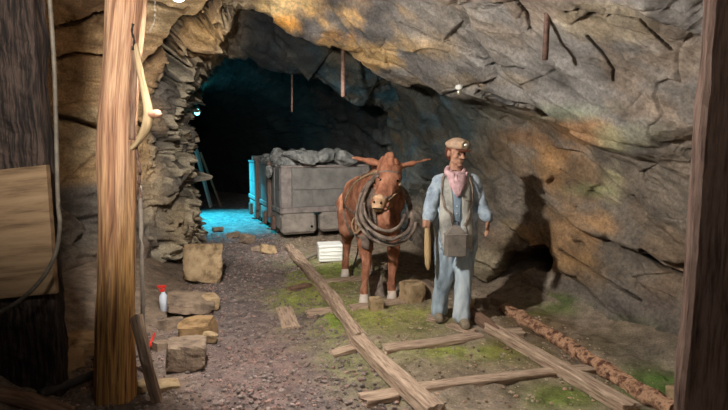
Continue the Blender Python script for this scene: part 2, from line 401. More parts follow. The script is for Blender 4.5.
def hit(bv, px, py, off=.01, fallback=None):
    d = ray(px, py).normalized(); loc, nrm, i, dist = bv.ray_cast(CAM, d)
    if loc is None:
        loc, nrm, i, dist = bv.find_nearest(fallback if fallback is not None else CAM+d*5)
        if loc is None: return fallback
    if nrm.dot(d) > 0: nrm = -nrm
    if loc.y < YMIN: return P(px, py, YMIN+.08)
    return loc+nrm*off
def strap(name, bv, pts, w, t, mat, parent, off=.008, n=30, Yf=5.5):
    pts2 = cr([(a, b, 0) for a, b in pts], n); Q = [hit(bv, a, b, off, P(a, b, Yf)) for a, b, _ in pts2]
    A = np.array([q[:] for q in Q])
    for _ in range(2): A[1:-1] = (A[:-2]+A[1:-1]*2+A[2:])/4
    T = np.gradient(A, axis=0); V = []; f = []
    for i in range(n):
        tt = T[i]/(np.linalg.norm(T[i])+1e-9); view = np.array((CAM-Vector(A[i])).normalized()); _l, nr, _a, _b = bv.find_nearest(Vector(A[i]))
        nn = np.array(nr) if nr is not None else view
        if nn@view < 0: nn = view
        s = np.cross(tt, nn); s /= np.linalg.norm(s)+1e-9; u = np.cross(s, tt)
        for a, b in ((-1, -1), (-1, .6), (-.6, 1), (.6, 1), (1, .6), (1, -1)): V.append(A[i]+s*a*w/2+u*b*t/2)
    K = 6
    for i in range(n-1):
        for j in range(K): f.append((i*K+j, i*K+(j+1) % K, (i+1)*K+(j+1) % K, (i+1)*K+j))
    f.append(tuple(range(K))); f.append(tuple(range((n-1)*K, n*K))[::-1])
    return fixn(meshobj(name, V, f, mat, parent, True))
def patch(name, bv, L, R, mat, parent, off=.008, rows=20, cols=10, thick=.006, Yf=4.75, puff=0):
    A = cr([(a, b, 0) for a, b in L], rows); B = cr([(a, b, 0) for a, b in R], rows); V = []
    for i in range(rows):
        for j in range(cols):
            t = j/(cols-1); p = A[i]*(1-t)+B[i]*t
            V.append(hit(bv, p[0], p[1], off+puff*math.sin(math.pi*t)*math.sin(math.pi*i/(rows-1)), P(p[0], p[1], Yf)))
    V = np.array([v[:] for v in V]); G2 = V.reshape(rows, cols, 3)
    for _ in range(2): G2[1:-1] = (G2[:-2]+2*G2[1:-1]+G2[2:])/4
    nrm = np.cross(np.gradient(G2, axis=1), np.gradient(G2, axis=0)); nrm /= np.linalg.norm(nrm, axis=2)[..., None]+1e-9
    if nrm[rows//2, cols//2]@np.array(CAM-Vector(G2[rows//2, cols//2])) < 0: nrm = -nrm
    W = np.vstack([G2.reshape(-1, 3), (G2-nrm*thick).reshape(-1, 3)]); n = rows*cols; f = []
    q = lambda i, j: i*cols+j
    for i in range(rows-1):
        for j in range(cols-1):
            f.append((q(i, j), q(i, j+1), q(i+1, j+1), q(i+1, j))); f.append((n+q(i, j), n+q(i+1, j), n+q(i+1, j+1), n+q(i, j+1)))
    for i in range(rows-1):
        for j in (0, cols-1): f.append((q(i, j), q(i+1, j), n+q(i+1, j), n+q(i, j)))
    for j in range(cols-1):
        for i in (0, rows-1): f.append((q(i, j), q(i, j+1), n+q(i, j+1), n+q(i, j)))
    return fixn(meshobj(name, W, f, mat, parent, True))
def lathe(prof, cn, axis=(0, 0, 1), K=20):
    ax = np.array(axis, float); ax /= np.linalg.norm(ax); a = np.array([1., 0, 0]) if abs(ax[0]) < .8 else np.array([0, 1., 0])
    s = np.cross(ax, a); s /= np.linalg.norm(s); u = np.cross(ax, s); V = []; f = []; cn = np.array(cn, float)
    for r, h in prof:
        for k in range(K):
            t = 2*math.pi*k/K; V.append(cn+ax*h+r*(s*math.cos(t)+u*math.sin(t)))
    for i in range(len(prof)-1):
        for k in range(K): f.append((i*K+k, i*K+(k+1) % K, (i+1)*K+(k+1) % K, (i+1)*K+k))
    f.append(tuple(range(K))[::-1]); f.append(tuple(range((len(prof)-1)*K, len(prof)*K)))
    return np.array(V), f
# ================================================================== THE CAVE
def W(x, y, z): return Vector((x, y, z))
NET = [
 # R0 floor      R1             R2             R3             R4(lip)        R5             R6             R7             R8             L3             L2              L1             L0
 [W(2.9,1.2,-.4), W(2.95,1.2,.6), W(3,1.2,1.3), W(3,1.2,2.0), W(2.95,1.2,2.4), W(2.6,1.2,2.9), W(1.9,1.2,3.3), W(.7,1.2,3.6), W(-1,1.2,3.8), W(-2.7,1.2,3.6), W(-3.4,1.4,2.2), W(-3.5,1.4,1), W(-3.5,1.4,-.4)],
 [W(2.45,3.7,-.4), P(700,300,3.75), P(706,205,3.7), P(704,160,3.6), P(694,128,3.45), P(690,60,3.3), P(640,-8,3.2), W(.8,3.3,3.2), W(-.6,3.5,3.5), W(-2.4,3.9,3.3), W(-3.2,4.0,2), W(-3.3,4.0,1), W(-3.3,4,-.4)],
 [W(2.12,4.7,-.4), P(612,300,4.6), P(626,220,4.5), P(622,165,4.45), P(606,140,4.2), P(612,78,3.95), P(570,5,3.75), P(470,-40,4.1), P(260,-50,5.0), P(100,-30,5.3), P(55,60,5.4), P(48,180,5.35), W(-3.2,5.3,-.4)],
 [W(1.85,5.6,-.4), P(545,262,5.6), P(548,200,5.6), P(540,128,5.5), P(525,108,4.95), P(525,60,4.7), P(485,0,4.6), P(385,-25,5.0), P(262,-30,5.5), P(160,-10,5.8), P(112,70,5.95), P(104,180,5.9), W(-2.95,5.9,-.4)],
 [W(1.3,6.8,-.4), P(465,235,6.8), P(470,170,6.85), P(462,104,6.8), P(456,88,5.85), P(444,48,5.55), P(400,4,5.5), P(330,-14,5.8), P(258,-8,6.1), P(196,20,6.2), P(155,95,6.5), P(150,190,6.5), W(-2.75,6.6,-.4)],
 [W(.75,8.2,-.4), P(412,215,8.2), P(418,150,8.3), P(404,96,8.2), P(392,72,6.75), P(372,54,6.4), P(332,40,6.3), P(290,24,6.35), P(247,8,6.5), P(205,34,6.7), P(176,100,7.1), P(182,200,7.2), W(-2.65,7.2,-.4)],
 [W(.55,8.8,-.4), P(402,215,8.7), P(408,150,8.8), P(400,80,8.2), P(384,66,7.6), P(362,44,7.3), P(328,26,7.2), P(288,8,7.2), P(246,-4,7.1), P(198,52,7.3), P(180,106,7.8), P(190,200,7.9), W(-2.7,7.9,-.4)],
 [W(.3,9.3,-.4), P(390,215,9.3), P(397,150,9.2), P(388,112,8.7), P(364,101,8.4), P(338,96,8.2), P(305,80,8.1), P(272,68,8.0), P(238,58,8.0), P(196,66,8.2), P(176,110,8.7), P(186,198,9.2), W(-3.2,9.4,-.4)],
 [W(-.1,10.8,-.4), P(372,215,10.4), P(384,150,10.0), W(.3,9.8,2.75), W(-.2,9.5,2.95), W(-.7,9.2,3.1), W(-1.2,9.2,3.2), W(-1.8,9.2,3.3), W(-2.3,9.2,3.35), W(-3.05,9.6,2.9), W(-3.5,10,1.9), W(-3.65,10.4,.9), W(-3.75,10.6,-.4)],
 [W(-.9,12.6,-.4), W(-.75,12.4,.8), W(-.75,12.2,1.6), W(-.9,12,2.3), W(-1.3,11.8,2.7), W(-1.8,11.7,2.95), W(-2.3,11.6,3.05), W(-2.8,11.6,3.1), W(-3.3,11.7,3.05), W(-3.95,11.9,2.8), W(-4.3,12,1.9), W(-4.35,12.2,.9), W(-4.4,12.4,-.4)],
 [W(-2.9,16,-.4), W(-2.8,15.8,.8), W(-2.8,15.6,1.6), W(-2.9,15.4,2.2), W(-3.2,15.2,2.6), W(-3.6,15.1,2.8), W(-4,15,2.9), W(-4.4,15,2.9), W(-4.8,15,2.85), W(-5.2,15.2,2.5), W(-5.5,15.4,1.8), W(-5.6,15.6,.9), W(-5.6,16,-.4)],
 [W(-6.6,19.5,-.4), W(-6.5,19.4,.6), W(-6.5,19.3,1.2), W(-6.55,19.2,1.6), W(-6.6,19.1,1.9), W(-6.7,19,2.0), W(-6.8,19,2.05), W(-6.9,19,2.05), W(-7,19,2.0), W(-7.1,19,1.8), W(-7.2,19.1,1.2), W(-7.2,19.2,.6), W(-7.2,19.4,-.4)],
]
SEG_S = [40, 110, 100, 90, 90, 40, 60, 60, 36, 16, 10]
SEG_R = [100, 95, 80, 46, 75, 70, 44, 40, 50, 90, 100, 70]
def resample(A, segs):
    """A: (k,...) control rows, piecewise Catmull-Rom, segs samples per gap"""
    k = len(A); E = np.concatenate([2*A[:1]-A[1:2], A, 2*A[-1:]-A[-2:-1]]); out = []
    for i, n in enumerate(segs):
        p0, p1, p2, p3 = E[i], E[i+1], E[i+2], E[i+3]
        m1 = (p2-p0)/2*.75; m2 = (p3-p1)/2*.75
        for q in range(n + (1 if i == len(segs)-1 else 0)):
            t = q/n; out.append((2*t**3-3*t*t+1)*p1+(t**3-2*t*t+t)*m1+(-2*t**3+3*t*t)*p2+(t**3-t*t)*m2)
    return np.array(out)
A = np.array([[p[:] for p in row] for row in NET])
B = resample(A, SEG_S); B = resample(B.transpose(1, 0, 2), SEG_R).transpose(1, 0, 2)   # (S, R, 3)
nS, nR = B.shape[:2]
cS = np.concatenate([[0], np.cumsum(SEG_S)]); cR = np.concatenate([[0], np.cumsum(SEG_R)])
si = np.interp(np.arange(nS), cS, np.arange(len(cS)))[:, None]*np.ones((1, nR)); ri = np.interp(np.arange(nR), cR, np.arange(len(cR)))[None, :]*np.ones((nS, 1))
def normals(B):
    n = np.cross(np.gradient(B, axis=0), np.gradient(B, axis=1)); n /= np.linalg.norm(n, axis=2)[..., None]+1e-9
    inner = np.array([0, 0, 1.2])+np.stack([B[..., 0]*0+np.interp(B[..., 1], [0, 8, 12, 20], [0, -1.2, -2.3, -7]), B[..., 1]*.85, 0*B[..., 0]], -1)
    s = np.sign(((inner-B)*n).sum(-1)); s[s == 0] = 1
    if (s > 0).mean() < .5: n = -n
    return n
N = normals(B)
left = sstep(ri, 7.5, 9.0)                       # 1 on the left wall
jamb = left*sstep(si, 3.75, 4.4)*(1-sstep(si, 9, 10))
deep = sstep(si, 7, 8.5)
lipz = np.exp(-((ri-4)/.55)**2)*sstep(si, 1.5, 3)*(1-sstep(si, 6.0, 7.0))
slab = (1-left)*sstep(ri, 3.6, 4.3)
# bedding frame of the right-hand rock
sd = np.array((P(660, 205, 3.9)-P(400, 25, 6.0)).normalized()); sn = np.cross(sd, [0, 1, 0]); sn /= np.linalg.norm(sn); st = np.cross(sd, sn)
RB = np.stack([B@sd*.55, B@sn*1.7, B@st*.9], -1)
LB = np.stack([B[..., 0]*.55, B[..., 1]*.8, (B[..., 2]+.05*B[..., 0])*2.3], -1)
f1, e1 = facets(RB*1.1, 11, 1.3); f2, e2 = facets(RB*3.2+fbm(RB*2, 5, 2)[..., None]*.25, 23, 1.2)
g1, h1 = facets(LB*.9, 41, 1.0); g2, h2 = facets(LB*2.6+fbm(LB*2, 5, 2)[..., None]*.3, 53, 1.2)
j1, k1 = facets(B*np.array([2.6, 2.6, 2.0])+fbm(B*2.2, 7, 3)[..., None]*.5, 71, 1.3); j2, k2 = facets(B*np.array([6.5, 6.5, 5.0])+fbm(B*4, 8, 3)[..., None]*.8, 83, 1.4)
fine = fbm(B*9, 3, 4); rg = ridged(RB*2.6, 31, 4)
dR = .12*f1+.032*f2+.018*rg+.012*fine-.025*(1-sstep(e1, 0, .08))-.006*(1-sstep(e2, 0, .06))
dR = dR + .015*ridged(np.stack([B@sd*.5, B@sn*9, B@st*1.2], -1), 61, 3)*(.3+.7*slab)
dR = np.where(ri < 3.2, dR*1.15, dR)
dL = .11*g1+.022*g2+.012*fine-.03*(1-sstep(h1, 0, .05))+.018*ridged(LB*1.5, 17, 3)
dJ = .20*j1+.12*j2+.045*fine-.10*(1-sstep(k1, 0, .12))-.03*(1-sstep(k2, 0, .1))
low_left = left*(1-jamb)*sstep(-B[..., 2], -1.25, -1.0)*(sstep(B[..., 2], .25, .5))
slate = ridged(np.stack([B[..., 0]*1.2, B[..., 1]*1.2, (B[..., 2]+.25*B[..., 0])*7], -1), 91, 4)
d = (1-left)*dR+left*((1-jamb)*(dL+low_left*.06*slate)+jamb*dJ)
d = d*(1-.3*deep)+deep*.06*j1
px, py = proj(B+N*d[..., None])
def segd(px, py, pts):
    best = np.full(px.shape, 1e9)
    for (x0, y0), (x1, y1) in zip(pts[:-1], pts[1:]):
        t = np.clip(((px-x0)*(x1-x0)+(py-y0)*(y1-y0))/((x1-x0)**2+(y1-y0)**2), 0, 1)
        best = np.minimum(best, np.hypot(px-x0-t*(x1-x0), py-y0-t*(y1-y0)))
    return best
wob = 2.2*fbm(B*5, 99, 3)
front = 1-sstep(si, 6.1, 6.6)
CR = [  # fissures in the rock: (points, half width, depth)
 ([(56,30),(76,24),(104,14)], 1.6, .22), ([(146,3),(165,6),(184,12),(188,8)], 1.5, .25),
 ([(134,78),(150,64),(164,50),(174,42)], 3.2, 1.5), ([(172,44),(178,30),(184,20)], 4.2, 1.6), ([(182,21),(200,17),(212,8),(226,-4)], 3.8, 1.5), ([(170,46),(176,60),(172,80)], 5, 1.2),
 ([(118,121),(140,124),(152,130)], 2.0, .25), ([(56,58),(80,55),(104,56)], 1.6, .15), ([(58,116),(76,120),(100,128)], 2.2, .2),
 ([(586,35),(602,52),(614,70),(613,80)], 1.1, .14), ([(478,92),(505,101),(530,107),(556,121)], 1.5, .18), ([(516,0),(528,14),(532,30)], 1.2, .12),
 ([(560,170),(590,190),(622,206)], .9, .05), ([(470,55),(500,66),(524,70)], .8, .04), ([(566,12),(640,20),(672,50)], .9, .06),
 ([(640,250),(664,268),(690,276)], 1.6, .12), ([(560,250),(590,270),(640,300)], 1.2, .08), ([(500,296),(512,276),(524,262),(538,252),(544,262)], 8, .6), ([(486,300),(500,304)], 6, .5), ([(400,285),(415,270),(430,280)], 9, .6), ([(548,182),(551,178)], 2, .12),  # wide hollows behind man and mule, deepened to blacken the shadows there
 ([(400,22),(440,42),(470,50)], .8, .04)]
cleft = 0*d
for pts, w, dep in CR:
    q = segd(px+wob, py+wob, pts); cleft = np.maximum(cleft, dep*1.4*np.clip((1-q/(w*1.25))*2.2, 0, 1)*front)
# a bulge low behind the man (its lit patch is painted paler), and the ochre boulder over the jamb
def g2d(x, y, rx, ry): return np.exp(-((px-x)/rx)**2-((py-y)/ry)**2)
d = d+.28*g2d(486, 262, 30, 26)*front*(1-left)-.18*g2d(512, 292, 16, 14)*front*(1-left)
d = d+.14*g2d(206, 34, 22, 20)*front+.10*g2d(178, 225, 16, 40)*front
R = B+N*d[..., None]; vd = R-np.array([0, 0, H]); vd /= np.linalg.norm(vd, axis=2)[..., None]; R = R+(vd*.8-N*.45)*cleft[..., None]
px, py = proj(R); dn = fbm(R*1.7, 200, 4); dn2 = fbm(R*4.5, 210, 3)
# ---- rock colours, with some shade and highlights painted in
def lay(col, m, rgb): return col*(1-m[..., None])+np.array(c(*rgb))*m[..., None]
dn3 = fbm(RB*5, 222, 4)
def gx(x, y, rx, ry, k=1.0): return k*.95*sstep(g2d2(x, y, rx*1.25, ry*1.25)+(.42*dn+.45*dn3)*g2d2(x, y, rx*2, ry*2), .22, .95)
def g2d2(x, y, rx, ry): return np.exp(-((px-x)/rx)**2-((py-y)/ry)**2)
col = np.ones(R.shape)*np.array(c(124, 118, 112))
col = lay(col, sstep(dn2, 0, .7)*.5, (152, 145, 136)); col = lay(col, sstep(-dn, .1, .8)*.45, (92, 88, 86))
R_ = (1-left)
low = R_*(1-sstep(ri, 3.3, 3.9))
col = lay(col, low*.5, (122, 104, 82))
col = lay(col, sstep(fbm(RB*2.3, 240, 4), .2, .65)*R_*.3, (150, 116, 78))
for x, y, rx, ry, k, rgb in [
    (300, 18, 80, 22, 1.0, (222, 176, 112)), (255, 6, 60, 12, .9, (220, 190, 138)), (375, 50, 66, 16, 1.0, (214, 176, 120)), (290, 26, 34, 10, .9, (226, 160, 76)), (345, 36, 30, 8, .7, (222, 160, 84)), (450, 82, 60, 10, .5, (170, 148, 116)),
    (420, 20, 50, 24, .4, (152, 140, 126)), (455, 45, 60, 20, .35, (158, 144, 128)),
    (565, 140, 36, 20, .8, (172, 126, 80)), (550, 160, 14, 28, .7, (180, 138, 92)), (520, 134, 26, 10, .7, (150, 104, 62)), (590, 178, 36, 22, .55, (150, 112, 68)), (500, 128, 40, 8, .4, (120, 112, 104)),
    (552, 114, 34, 7, .5, (146, 154, 126)), (612, 172, 14, 28, .65, (184, 178, 138)), (590, 190, 24, 7, .55, (156, 162, 114)), (575, 108, 36, 6, .3, (152, 156, 132)), (640, 136, 34, 10, .4, (150, 150, 116)),
    (565, 238, 46, 30, .65, (170, 126, 78)), (590, 272, 34, 18, .55, (158, 122, 76)), (660, 285, 30, 26, .4, (150, 116, 80)), (560, 205, 30, 20, .4, (150, 118, 84)),
    (505, 235, 22, 18, .6, (150, 130, 96)), (486, 262, 26, 24, .7, (150, 136, 108)), (480, 188, 22, 30, .5, (128, 106, 76)), (484, 116, 36, 26, .5, (104, 98, 76)), (500, 160, 26, 30, .4, (128, 104, 74)),  # first two: lit patch behind the man painted pale
    (590, 315, 60, 36, .6, (112, 102, 92)), (640, 310, 40, 30, .5, (100, 92, 88)), (540, 300, 30, 12, .5, (120, 92, 60)),
    (560, 304, 28, 11, .75, (96, 118, 54)), (655, 375, 44, 20, .9, (78, 110, 42)), (625, 352, 26, 12, .6, (86, 106, 50)), (690, 395, 30, 20, .7, (90, 116, 50)), (610, 330, 50, 14, .35, (96, 104, 60)),
    (640, 20, 60, 20, .35, (110, 100, 92)), (672, 110, 24, 90, .3, (150, 132, 114)), (610, 20, 40, 16, .4, (168, 148, 112))]:
    col = lay(col, gx(x, y, rx, ry, k)*R_*(1-deep), rgb)
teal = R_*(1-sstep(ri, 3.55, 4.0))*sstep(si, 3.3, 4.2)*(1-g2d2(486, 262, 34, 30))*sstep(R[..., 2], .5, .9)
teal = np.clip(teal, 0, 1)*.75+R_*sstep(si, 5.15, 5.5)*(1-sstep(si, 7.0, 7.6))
col = lay(col, np.clip(teal, 0, .9), (60, 72, 72)); col = lay(col, np.clip(teal*sstep(dn2, 0, .6)*.6, 0, 1), (50, 84, 96)); col = lay(col, np.clip(teal*sstep(-dn2, .2, .7)*.5, 0, 1), (98, 86, 68))  # teal rock, darkened to carry the recess shade
col = lay(col, np.clip(R_*sstep(si, 5.05, 5.3)*(1-sstep(px+18*dn, 285, 345))*.9, 0, 1), (38, 40, 42))  # shade behind the rock lip painted in as near-black
# left wall
Lc = np.ones(R.shape)*np.array(c(162, 132, 96))
band = fbm(np.stack([R[..., 0]*.5, R[..., 1]*.7, (R[..., 2]+.04*R[..., 0])*5], -1), 260, 4)
Lc = lay(Lc, sstep(band, .05, .6)*.7, (192, 160, 116)); Lc = lay(Lc, sstep(-band, .1, .6)*.7, (110, 84, 62))
Lc = lay(Lc, sstep(dn, .2, .7)*.4, (184, 166, 132))
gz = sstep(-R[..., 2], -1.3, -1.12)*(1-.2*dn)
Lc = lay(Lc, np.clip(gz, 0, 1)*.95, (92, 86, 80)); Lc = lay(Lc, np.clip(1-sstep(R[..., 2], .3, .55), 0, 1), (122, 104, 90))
Lc = lay(Lc, jamb*.85, (98, 96, 92)); Lc = lay(Lc, jamb*sstep(j2+.5*dn2, .2, .5)*.85, (190, 176, 150)); Lc = lay(Lc, jamb*sstep(-j1, .05, .4)*.7, (52, 48, 46))  # jamb: highlights painted on raised facets, shade in sunk ones
Lc = lay(Lc, g2d2(206, 32, 26, 26)*.9, (198, 160, 108)); Lc = lay(Lc, g2d2(178, 225, 16, 30)*.6, (196, 170, 130)); Lc = lay(Lc, g2d2(152, 190, 14, 30)*.5, (180, 154, 116))  # ochre boulder colour; lit jamb rock painted paler
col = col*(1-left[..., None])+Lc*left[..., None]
col = lay(col, deep*.8, (44, 43, 42))  # tunnel darkness painted into the colour
def sheet(name, r0, r1, mat, s0=0, s1=None):
    s1 = nS if s1 is None else s1
    r0, r1 = int(r0), min(int(r1)+1, nR); Vv = R[s0:s1, r0:r1].reshape(-1, 3); w = r1-r0; n = s1-s0
    ii, jj = np.meshgrid(np.arange(n-1), np.arange(w-1), indexing='ij'); a = ii*w+jj
    fc = np.stack([a, a+w, a+w+1, a+1], -1).reshape(-1, 4)
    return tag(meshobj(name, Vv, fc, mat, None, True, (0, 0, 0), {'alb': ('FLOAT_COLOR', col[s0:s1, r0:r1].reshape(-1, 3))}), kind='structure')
kC = cR[6]; kL = cR[8]
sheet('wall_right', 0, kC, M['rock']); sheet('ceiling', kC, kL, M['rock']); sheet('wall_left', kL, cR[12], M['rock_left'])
wall_bv = BVHTree.FromPolygons([tuple(v) for v in R[::3, ::3].reshape(-1, 3)], [(i*len(range(0, nR, 3))+j, (i+1)*len(range(0, nR, 3))+j, (i+1)*len(range(0, nR, 3))+j+1, i*len(range(0, nR, 3))+j+1) for i in range(len(range(0, nS, 3))-1) for j in range(len(range(0, nR, 3))-1)])
# ------------------------------------------------------------------ the floor
gxs = np.arange(-4.6, 3.3, .0135); gys = 1.6*np.exp(np.linspace(0, math.log(19.6/1.6), 560))
XL = np.interp(gys, [0, 4, 8, 12, 16, 20], [0, 0, 0, -1.5, -3, -4.5])
X = gxs[None, :]+XL[:, None]; Y = gys[:, None]*np.ones((1, len(gxs)))
def floor_base(X, Y):
    xe = np.interp(Y, [2, 3.4, 5, 6, 7.3, 9.4, 12, 16], [-1.9, -1.85, -1.75, -1.95, -2.45, -3.0, -4.0, -5.4])
    xr = np.interp(Y, [2, 3.7, 4.7, 5.6, 6.8, 8.2, 10], [2.6, 2.1, 1.82, 1.55, 1.05, .5, .0])
    z = .34*sstep(xe-X, 0, 1.1)+np.clip(X-xr-.12, 0, .6)*.32
    pr = np.stack([X, Y, 0*X], -1)
    rail_r = X-(1.15-(Y-4.9)*.33)     # distance from the right rail, roughly
    z = z-.05*np.exp(-((rail_r-.28)/.16)**2)*(Y < 6.5)
    path = 1-sstep(X-(-.33-(Y-5.6)*.3), -.35, -.05)
    z = z+.02*fbm(pr*1.6, 300, 3)+.018*(1-path)*fbm(pr*5, 310, 3)
    return z, path, pr, xe, xr
Z, path, pr, xe, xr = floor_base(X, Y)
Z = Z+.010*fbm(pr*7+.3*fbm(pr*3, 322, 2)[..., None], 320, 3)+.006*fbm(pr*26, 330, 2)*(.5+.7*path)
px2, py2 = proj(np.stack([X, Y, Z], -1)); fn = fbm(pr*2.5, 340, 4); fn2 = fbm(pr*9, 350, 3)
def gg(x, y, rx, ry, k=1): 
    g = np.exp(-((px2-x)/rx)**2-((py2-y)/ry)**2); return np.clip(k*(g+.7*(.6*fn+.5*fn2)*np.exp(-((px2-x)/rx/1.6)**2-((py2-y)/ry/1.6)**2)), 0, 1)
fc_ = np.ones(X.shape+(3,))*np.array(c(146, 130, 112))
fc_ = lay(fc_, path, (112, 99, 94)); fc_ = lay(fc_, path*sstep(fn2, 0, .7)*.5, (146, 130, 122)); fc_ = lay(fc_, sstep(xe-X, -.25, .15)*.9, (128, 110, 92))
fc_ = lay(fc_, (1-path)*sstep(fn, -.1, .5)*.4, (150, 134, 112))
for x, y, rx, ry, k, rgb in [
    (260, 372, 70, 40, .6, (122, 92, 84)), (215, 300, 40, 50, .3, (92, 88, 88)),
    (312, 285, 26, 14, 1.3, (138, 142, 60)), (296, 300, 20, 9, .8, (136, 142, 70)), (334, 320, 14, 15, 1.3, (122, 148, 48)), (318, 330, 24, 16, .6, (122, 116, 70)),
    (340, 270, 34, 10, 1.1, (128, 138, 66)), (335, 290, 40, 10, .8, (130, 128, 78)), (375, 318, 44, 12, .9, (146, 144, 74)), (410, 312, 36, 10, .8, (148, 144, 78)), (345, 302, 30, 9, .8, (130, 132, 72)), (428, 331, 26, 8, .7, (112, 112, 58)),
    (420, 345, 70, 10, .55, (140, 122, 104)), (470, 352, 70, 9, 1.0, (134, 140, 62)), (530, 350, 30, 12, .6, (110, 112, 60)), (556, 398, 40, 12, .9, (110, 122, 58)), (440, 375, 70, 12, .5, (116, 100, 84)), (490, 396, 50, 12, .5, (92, 78, 62)),
    (340, 360, 30, 24, .7, (124, 122, 84)), (372, 378, 26, 18, .5, (120, 116, 80)), (300, 268, 18, 8, .6, (120, 124, 80)), (405, 398, 30, 12, .6, (120, 112, 64)),
    (560, 340, 60, 22, .7, (108, 82, 54)), (540, 316, 26, 10, .6, (112, 84, 52)), (640, 380, 40, 20, .5, (92, 96, 50)), (560, 308, 26, 8, .8, (96, 118, 54)), (600, 345, 30, 12, .4, (100, 98, 54)), (665, 390, 30, 18, .9, (80, 110, 44)),
    (610, 340, 60, 14, .7, (112, 98, 80)), (650, 352, 40, 14, .6, (104, 96, 84)), (75, 300, 40, 24, .5, (132, 116, 102)), (80, 345, 30, 20, .6, (140, 112, 84)), (120, 395, 60, 14, .5, (112, 92, 72)), (160, 380, 26, 20, .5, (136, 112, 86)), (235, 258, 30, 20, .3, (110, 110, 104))]:  # last patch: grey cast of the cyan light painted on the path
    fc_ = lay(fc_, gg(x, y, rx, ry, k), rgb)
n0, n1 = X.shape; ii, jj = np.meshgrid(np.arange(n0-1), np.arange(n1-1), indexing='ij'); a = ii*n1+jj
mossy = np.clip((fc_[..., 1]-fc_[..., 0])*14, 0, 1); Z = Z+.012*mossy*(1+ridged(pr*22, 360, 2))
tag(meshobj('floor', np.stack([X, Y, Z], -1).reshape(-1, 3), np.stack([a, a+1, a+n1+1, a+n1], -1).reshape(-1, 4), M['ground'], None, True, (0, 0, 0), {'alb': ('FLOAT_COLOR', fc_.reshape(-1, 3))}), kind='structure')
def gz(x, y):
    """ground height"""
    return float(floor_base(np.array([[x]]), np.array([[y]]))[0][0, 0])
def onfloor(px, py, dz=0.0):
    z = 0.0
    for _ in range(5):
        p = G(px, py, z); z = gz(p.x, p.y)
    p = G(px, py, z); p.z = z+dz; return p
# ------------------------------------------------------------------ loose gravel: nobody could count it
D, icf = ico(1); rs = np.random.RandomState(5); GV = []; GF = []; GC = []; k = 0; icf = np.array(icf)
n_st = 16000; ys = 2.9*np.exp(rs.rand(n_st)**1.15*math.log(9.5/2.9)); xs = rs.rand(n_st)
for q in range(n_st):
    y = ys[q]; left_e = float(np.interp(y, [2, 3.4, 5, 7.3, 9.4], [-2.2, -2.1, -1.9, -2.5, -3.1])); right_e = float(np.interp(y, [2, 3.7, 4.7, 5.6, 6.8, 8.2, 10], [2.4, 2.1, 1.8, 1.5, 1.0, .4, -.2]))
    x = left_e+xs[q]*(right_e-left_e); on_path = x < (-.33-(y-5.6)*.3)-.1
    if not on_path and rs.rand() > .38: continue
    s = (.005+.015*rs.rand()**3)*(1.0 if on_path else .8)*(1+.05*y)
    v = D*(1+.35*(rs.rand(len(D), 1)-.5))*np.array([s, s*rs.uniform(.6, 1), s*rs.uniform(.4, .8)]); t = rs.rand()*6.3; ca, sa = math.cos(t), math.sin(t)
    v = np.stack([v[:, 0]*ca-v[:, 1]*sa+x, v[:, 0]*sa+v[:, 1]*ca+y, v[:, 2]], -1); 
    GV.append(v); GF.append(icf+k); k += len(D); b = rs.uniform(.55, 1.6)
    base = np.array(c(122, 108, 101) if on_path else c(146, 130, 110)); base = base*(np.array([1.18, .95, .9]) if rs.rand() < .3 else 1); GC.append(np.tile(base*b, (len(D), 1)))
GV = np.vstack(GV); cen = GV.reshape(-1, len(D), 3).mean(1); zz = floor_base(cen[:, 0][None], cen[:, 1][None])[0][0]
GV[:, 2] += np.repeat(zz+.004, len(D))
tag(meshobj('gravel', GV, np.vstack(GF), M['gravel'], None, False, (0, 0, 0), {'alb': ('FLOAT_COLOR', np.vstack(GC))}), 'small dark loose gravel strewn over the mine path and track bed', 'gravel', None, 'stuff')
# ================================================================== TRACK
def q(px, py, dz=0.0): return onfloor(px, py, dz)
tag(beam('wooden_rail', [q(288, 250, .05), q(322, 290, .05), q(360, 344, .045)], .115, .10, M['old_wood'], n=60, noise=.016, seed=3, ragged=.05),
    'far half of the left wooden track rail, with a dark rotten broken end', 'rail')
tag(beam('wooden_rail', [q(358, 347, .06), q(390, 380, .06), q(436, 424, .06)], .11, .10, M['old_wood'], n=50, noise=.010, seed=4, ragged=.03),
    'near half of the left wooden track rail, pale squared timber butted to the broken one', 'rail')
tag(beam('wooden_rail', [q(488, 332, .05), q(545, 366, .05), q(632, 419, .05)], .10, .085, M['old_wood'], n=50, noise=.009, seed=5, ragged=.03),
    'long pale wooden rail on the right side of the track', 'rail')
tag(beam('wooden_rail', [q(472, 317, .05), q(499, 338, .05)], .09, .08, M['brown_wood'], n=20, noise=.012, seed=6, ragged=.03),
    'short brown rail piece just behind the miner\'s boots', 'rail')
